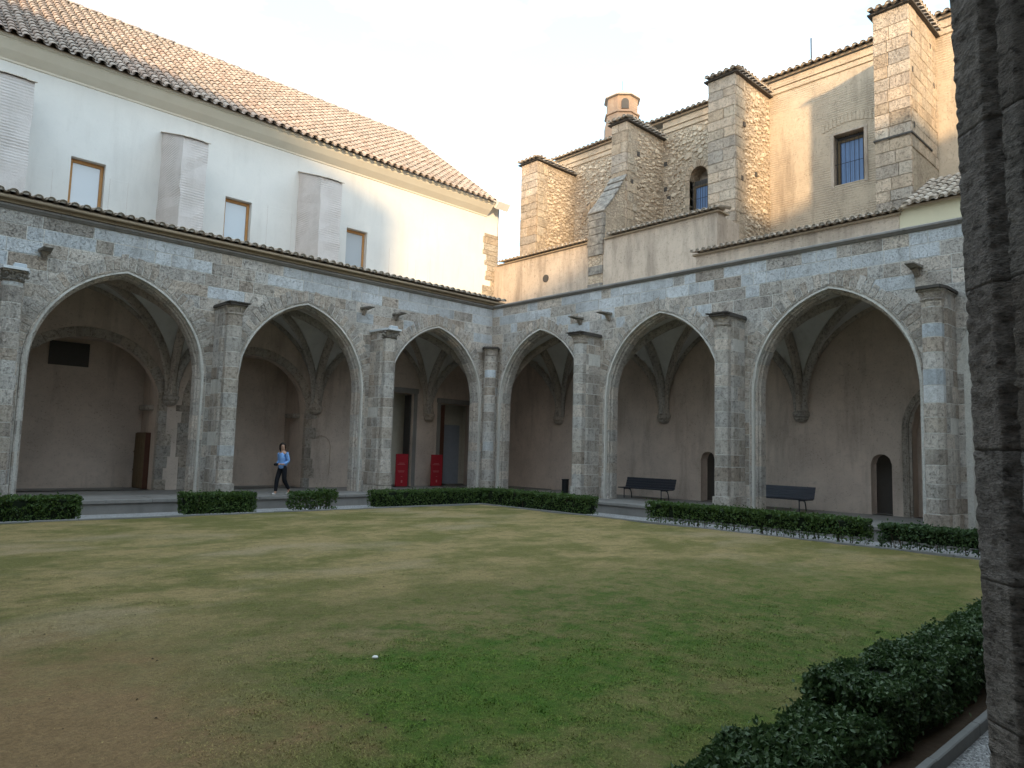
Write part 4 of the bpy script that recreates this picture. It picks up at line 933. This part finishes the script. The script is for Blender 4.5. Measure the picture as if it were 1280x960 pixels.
hedge('long box hedge with thin leggy base in front of the benches', [(-3.25, -17.2, -2.55, -10.9, .29)], 'box_leaf', 15000, .038, thin=.72, stems=40)
hedge('dark dense hedge in front of the small round-headed doorway', [(-3.25, -21.2, -2.55, -17.55, .24)], 'dark_leaf', 9000, .038, thin=.55, stems=30)
hedge('large leafy dark hedge in front of the near rough pier', [(-15.95, -22.12, -8.0, -21.55, .09)], 'dark_leaf', 75000, .024, wob=.10)
hedge('lower leafy dark hedge beside gravel at the end of the bigger hedge', [(-21.5, -22.12, -16.05, -21.58, -.04)], 'dark_leaf', 65000, .024, wob=.10)

# ------------------------------------------------------------------ lawn details: grass blades, pebbles, litter
def lawn_w(x, y):
    g = math.exp(-(((x+17.3)/2.2)**2+((y+19)/1.5)**2))+.7*math.exp(-(((x+13.6)/4)**2+((y+19.9)/1.7)**2)); s = math.exp(-(((x+20.9)/1.9)**2+((y+18.3)/2.4)**2)*1.2)
    return max(.06, min(1, .28+g)-s*.9)
NB = 110000; n = 0; V = []; F = []; cxy = np.array([CAM.x, CAM.y])
while n < NB:
    k = 60000; d = 3.5*np.exp(rng.uniform(size=k)*math.log(13/3.5)); th = rng.uniform(rad(8), rad(88), k); X = CAM.x+d*np.cos(th); Y = CAM.y+d*np.sin(th)
    ok = (X > LN[0]) & (X < LN[2]) & (Y > LN[1]) & (Y < LN[3]); X, Y, d = X[ok], Y[ok], d[ok]
    for x, y, dd in zip(X, Y, d):
        if n >= NB: break
        w = lawn_w(x, y)*(.45+1.3*max(0, noise.noise(Vector((x*1.7, y*1.7, 3)))+.25))
        if random.random() > w: continue
        gg = lawn_w(x, y); h = random.uniform(.006, .010+.016*gg*max(0, .4+noise.noise(Vector((x*5, y*5, 1))))); a = random.uniform(0, 6.28); l = random.uniform(.005, .03); bw = .0022+.0005*dd; z0 = GROUND+.012+.03*noise.fractal(Vector((x*.5, y*.5, 0)), 1, 2, 3)
        V += [(x-bw*math.cos(a), y-bw*math.sin(a), z0), (x+bw*math.cos(a), y+bw*math.sin(a), z0), (x-l*math.sin(a), y+l*math.cos(a), z0+h)]; F.append((3*n, 3*n+1, 3*n+2)); n += 1
o = obj('grass', V, F, 'grass_blade', fix=False); tag(o, 'thin short grass growing in patches on the lawn', 'grass', kind='stuff')
def pebbles(name, label, pts, mat, s0, s1):
    m = MB()
    for (x, y, z) in pts:
        s = random.uniform(s0, s1); a = random.uniform(0, 6.28); c_, s_ = math.cos(a), math.sin(a); e = random.uniform(.5, .9); h = s*random.uniform(.4, .7)
        P = [(1, 0, 0), (.3, e, 0), (-.8, e*.6, 0), (-.7, -e*.7, 0), (.4, -e, 0), (.1, .05, 1)]
        m.add([(x+s*(p*c_-q2*s_), y+s*(p*s_+q2*c_), z+(h*r if r else -h*.2)) for p, q2, r in P], [(0, 1, 5), (1, 2, 5), (2, 3, 5), (3, 4, 5), (4, 0, 5)])
    o = m.build(name, mat, fix=False); tag(o, label, 'gravel', kind='stuff'); return o
pebbles('gravel_stones', 'loose grey pebbles of the gravel path', [(random.uniform(-19, -12.5), random.uniform(-23.2, -22.38), GROUND-.05) for _ in range(16000)], 'pebble', .008, .02)
pebbles('lawn_litter', 'tiny stones and dead leaves strewn on the lawn', [(-20.5+random.random()**1.3*14, random.uniform(-20.8, -9), GROUND+.03) for _ in range(260)], 'twig', .006, .016)
def cobble(label, x, y, s, mat):
    bm = bmesh.new(); bmesh.ops.create_icosphere(bm, subdivisions=2, radius=s)
    for v in bm.verts: v.co *= 1+.25*noise.noise(v.co*9+Vector((x, y, 0))); v.co.z *= .6
    me = bpy.data.meshes.new('lawn_stone'); bm.to_mesh(me); bm.free(); me.materials.append(M[mat]); o = bpy.data.objects.new('lawn_stone', me); COL.objects.link(o); o.location = (x, y, GROUND+.02+s*.45); tag(o, label, 'stone')
cobble('white stone lying alone on the lawn at the green patch', -17.36, -17.96, .032, 'white_pebble')

# ------------------------------------------------------------------ benches, bin, panels
def bench(label, y0, y1, x):
    z0 = FLOOR; o = thing('bench', label, 'bench', (x, (y0+y1)/2, z0), 'dark metal benches in the gallery')
    n = 5
    for i in range(n): bevel(box('seat_slat', (x-.55+i*.10, y0, z0+.41), (x-.55+i*.10+.09, y1, z0+.45), 'bench_metal', o), .008)
    for i in range(4):
        a = Vector((x-.03, 0, z0+.44)); d = Vector((.14, 0, .42)); p, q2 = a+d*(i/4+.01), a+d*((i+1)/4-.01)
        V = [(p.x, y0, p.z), (p.x+.03, y0, p.z-.01), (p.x+.03, y1, p.z-.01), (p.x, y1, p.z), (q2.x, y0, q2.z), (q2.x+.03, y0, q2.z-.01), (q2.x+.03, y1, q2.z-.01), (q2.x, y1, q2.z)]
        obj('back_slat', V, BF, 'bench_metal', o)
    for y in (y0+.3, y1-.3):
        VV, FF = tube([(x-.5, y, z0), (x-.5, y, z0+.40)], .022, 6); obj('leg', VV, FF, 'bench_metal', o)
        VV, FF = tube([(x-.52, y, z0+.39), (x-.2, y, z0+.39), (x-.06, y, z0+.34), (x-.0, y, z0+.2), (x+.03, y, z0)], .024, 6); obj('leg', VV, FF, 'bench_metal', o)
        VV, FF = tube([(x-.08, y, z0+.38), (x+.03, y, z0+.48), (x+.16, y, z0+.86)], .02, 6); obj('back_support', VV, FF, 'bench_metal', o)
bench('dark metal bench with backrest left of the first small doorway beside the corner', -7.45, -5.0, 3.45); bench('dark metal bench with backrest between the pier and the other small doorway', -13.1, -10.65, 3.45)
o = thing('litter_bin', 'slim black litter bin by the stained wall behind the hedge', 'bin', (2.2, -2.65, FLOOR))
V, F = prism(ring_poly(2.2, -2.65, .15, 16), FLOOR, FLOOR+.62); bevel(obj('bin_body', V, F, 'black_plastic', o), .012); V, F = prism(ring_poly(2.2, -2.65, .165, 16), FLOOR+.62, FLOOR+.66); obj('rim', V, F, 'black_plastic', o)
for x, lab in ((-1.78, 'red information panel standing in the doorway next to the carved pier'), (.27, 'red information panel standing between the two corner doorways')):
    o = thing('information_panel', lab, 'panel', (x, 4.1, FLOOR)); bevel(box('board', (x-.34, 4.08, FLOOR+.03), (x+.34, 4.14, 1.42), 'red_paint', o), .01); box('base_plate', (x-.36, 3.95, FLOOR), (x+.36, 4.27, FLOOR+.03), 'dark_panel', o)
    for k, (z, w) in enumerate(((.98, .2), (.92, .26), (.62, .24), (.57, .2), (.35, .05))): box('print_line', (x-w, 4.076, z), (x+w*.6, 4.0795, z+.022), 'panel_print', o)
    box('emblem', (x-.04, 4.076, .08), (x+.04, 4.0795, .2), 'panel_print', o)

# ------------------------------------------------------------------ person
FACE = Vector((-.93, -.37, 0)).normalized()
def skinned(name, chains, mat, parent, origin, sub=1):
    """chains: list of lists of (x, y, z, r); first point of a later chain may coincide with an earlier one to branch"""
    V = []; E = []; Rr = []; idx = {}
    for chn in chains:
        prev = None
        for (x, y, z, r) in chn:
            k = (round(x, 4), round(y, 4), round(z, 4))
            if k not in idx: idx[k] = len(V); V.append((x, y, z)); Rr.append(r)
            i = idx[k]
            if prev is not None and prev != i: E.append((prev, i))
            prev = i
    me = bpy.data.meshes.new(name); me.from_pydata(V, E, []); me.materials.append(M[mat]); o = bpy.data.objects.new(name, me); COL.objects.link(o)
    md = o.modifiers.new('skin', 'SKIN'); sv = me.skin_vertices[0].data
    for i, r in enumerate(Rr):
        rr = r if isinstance(r, tuple) else (r, r); sv[i].radius = rr
        sv[i].use_root = (i == 0)
    s = o.modifiers.new('sub', 'SUBSURF'); s.levels = sub; s.render_levels = sub+1; md.use_smooth_shade = True
    dg = bpy.context.evaluated_depsgraph_get(); nm = bpy.data.meshes.new_from_object(o.evaluated_get(dg)); nm.name = name; bpy.data.objects.remove(o)
    if not nm.materials: nm.materials.append(M[mat])
    for p_ in nm.polygons: p_.use_smooth = True
    f = FACE; l = Vector((-f.y, f.x, 0)).normalized()*-1   # person's right hand side is +y here
    for v in nm.vertices: c = v.co.copy(); v.co = f*c.x+l*c.y+Vector((0, 0, c.z))
    o = bpy.data.objects.new(name, nm); COL.objects.link(o); place(o, origin, parent); return o
PO = (-10.15, -.92, .004); SC = 1.04
def sc_(ch): return [[(x*SC, y*SC, z*SC, r*SC) for x, y, z, r in c] for c in ch]
per = thing('person', 'person with dark hair in light blue shirt and black trousers walking in the arcade', 'person', PO)
# frame: x forward, y to the person's right, z up (stride: right leg forward)
PEL, CHS, NEK, HED = (0, 0, .92, .095), (.01, 0, 1.22, .115), (.02, 0, 1.42, .05), (.045, 0, 1.54, .078)
RA = [(.02, .16, 1.34, .055), (-.06, .205, 1.10, .042), (.10, .16, .98, .033), (.17, .09, .985, .022)]; LA = [(.02, -.16, 1.34, .055), (-.03, -.22, 1.10, .042), (.12, -.15, .99, .033), (.19, -.06, 1.0, .022)]
RL = [(0, .085, .86, .08), (.13, .09, .50, .062), (.17, .09, .10, .042), (.19, .09, .05, .04), (.31, .095, .03, .028)]; LL = [(0, -.085, .86, .08), (.0, -.09, .49, .062), (-.25, -.09, .17, .042), (-.25, -.09, .10, .04), (-.15, -.095, .03, .028)]
def fingers(wr, s):
    out = []
    for k, (dy, L) in enumerate(((-.026, .055), (-.009, .068), (.009, .064), (.026, .05))):
        x, y, z, r = wr; out.append([(x, y, z, r), (x+.045, y+dy*s, z+.004, .011), (x+.045+L*.6, y+dy*s-.004*s, z-.012, .008), (x+.045+L*.75, y+dy*s-.01*s, z-.035, .007)])
    x, y, z, r = wr; out.append([(x, y, z, r), (x+.02, y-.03*s, z+.02, .010), (x+.055, y-.035*s, z+.03, .008)]); return out
body = [[PEL, (0, 0, 1.06, .09), CHS, (.015, 0, 1.34, .10), NEK, (.03, 0, 1.47, .062), HED, (.05, 0, 1.615, .066), (.045, 0, 1.66, .035)], [(.015, 0, 1.34, .10), (.016, .09, 1.35, .07)]+RA, [(.015, 0, 1.34, .10), (.016, -.09, 1.35, .07)]+LA, [PEL]+RL, [PEL]+LL]+fingers(RA[-1], 1)+fingers(LA[-1], -1)
def hp(a, b): return (.045+.55*a+.84*b, -.84*a+.55*b)
body += [[HED, (*hp(.073, 0), 1.535, .014)]]
skinned('body', sc_(body), 'skin', per, PO)
infl = lambda c, d: [(x, y, z, r+d) for x, y, z, r in c]
sh = [infl([(0, 0, .84, .11), (0, 0, .90, .125), (0, 0, 1.0, .115), (0, 0, 1.08, .108), (.01, 0, 1.22, .125), (.015, 0, 1.34, .10), (.02, 0, 1.40, .062)], .022), [(.015, 0, 1.34, .122), (.016, .09, 1.35, .085)]+infl(RA[:3], .014), [(.015, 0, 1.34, .122), (.016, -.09, 1.35, .085)]+infl(LA[:3], .014)]
skinned('shirt', sc_(sh), 'shirt', per, PO)
tr = [[(0, 0, 1.02, .11), (0, 0, .92, .128)], [(0, 0, .92, .128)]+infl(RL[:3], .014), [(0, 0, .92, .128)]+infl(LL[:3], .014)]
skinned('trousers', sc_(tr), 'trousers', per, PO)
bm = bmesh.new(); bmesh.ops.create_icosphere(bm, subdivisions=4, radius=1)
for v in bm.verts:
    x, y, z = v.co; fr = x > .40 and z < .38
    X_ = -.005+.112*x if not fr else min(-.012+.108*x, .005+.02*z); Y_ = (.108 if not fr else .09)*y; Z_ = 1.575+(.125*z if z > 0 else .21*z)
    X_ += .012*noise.noise(Vector((x*3, y*5, z*2))); Y_ *= 1+.10*noise.noise(Vector((x*4, y*4, z*3+5)))
    H_ = Vector((-.2, -.98, 0)); r_ = Vector((H_.y, -H_.x, 0)); w = FACE*.035+H_*(X_-.035)+r_*Y_; v.co = Vector((w.x, w.y, Z_))*SC
me = bpy.data.meshes.new('hair'); bm.to_mesh(me); bm.free(); me.materials.append(M['hair']); [setattr(q_, 'use_smooth', True) for q_ in me.polygons]
o = bpy.data.objects.new('hair', me); COL.objects.link(o); place(o, PO, per)
for nm, c, m_ in (('eye', (.108, .03, 1.56, .006), 'hair'), ('eye', (.108, -.03, 1.56, .006), 'hair'), ('mouth', (.104, 0, 1.487, .007), 'old_wood')):
    x, y, z, r = c; skinned(nm, sc_([[(*hp(x-.045, y-.01), z, r), (*hp(x-.045, y+.01), z, r)]]), m_, per, PO, 0)
for nm, c in (('shoe', [(.165, .09, .045, .045), (.25, .093, .036, .042), (.325, .095, .03, .03)]), ('shoe', [(-.27, -.09, .075, .045), (-.2, -.093, .05, .042), (-.125, -.095, .035, .03)])): skinned(nm, sc_([c]), 'shoe', per, PO)
f = FACE; cw = Vector(PO)+f*.30+Vector((0, 0, 1.03))
hc = thing('handheld_camera', 'small black camera held in both hands by the person', 'camera', cw-Vector((0, 0, .05)))
a = math.atan2(f.y, f.x)
def rb(nm, dx, dy, dz, cx_, m):
    V = [(cw.x+math.cos(a)*(x+cx_)-math.sin(a)*y, cw.y+math.sin(a)*(x+cx_)+math.cos(a)*y, cw.z+z) for x, y, z in boxv((-dx, -dy, -dz), (dx, dy, dz))]; return bevel(obj(nm, V, BF, m, hc), .008)
rb('camera_body', .025, .07, .045, 0, 'black_plastic'); rb('lens', .04, .032, .032, .06, 'black_plastic'); rb('flash', .015, .02, .015, .01, 'white_metal')
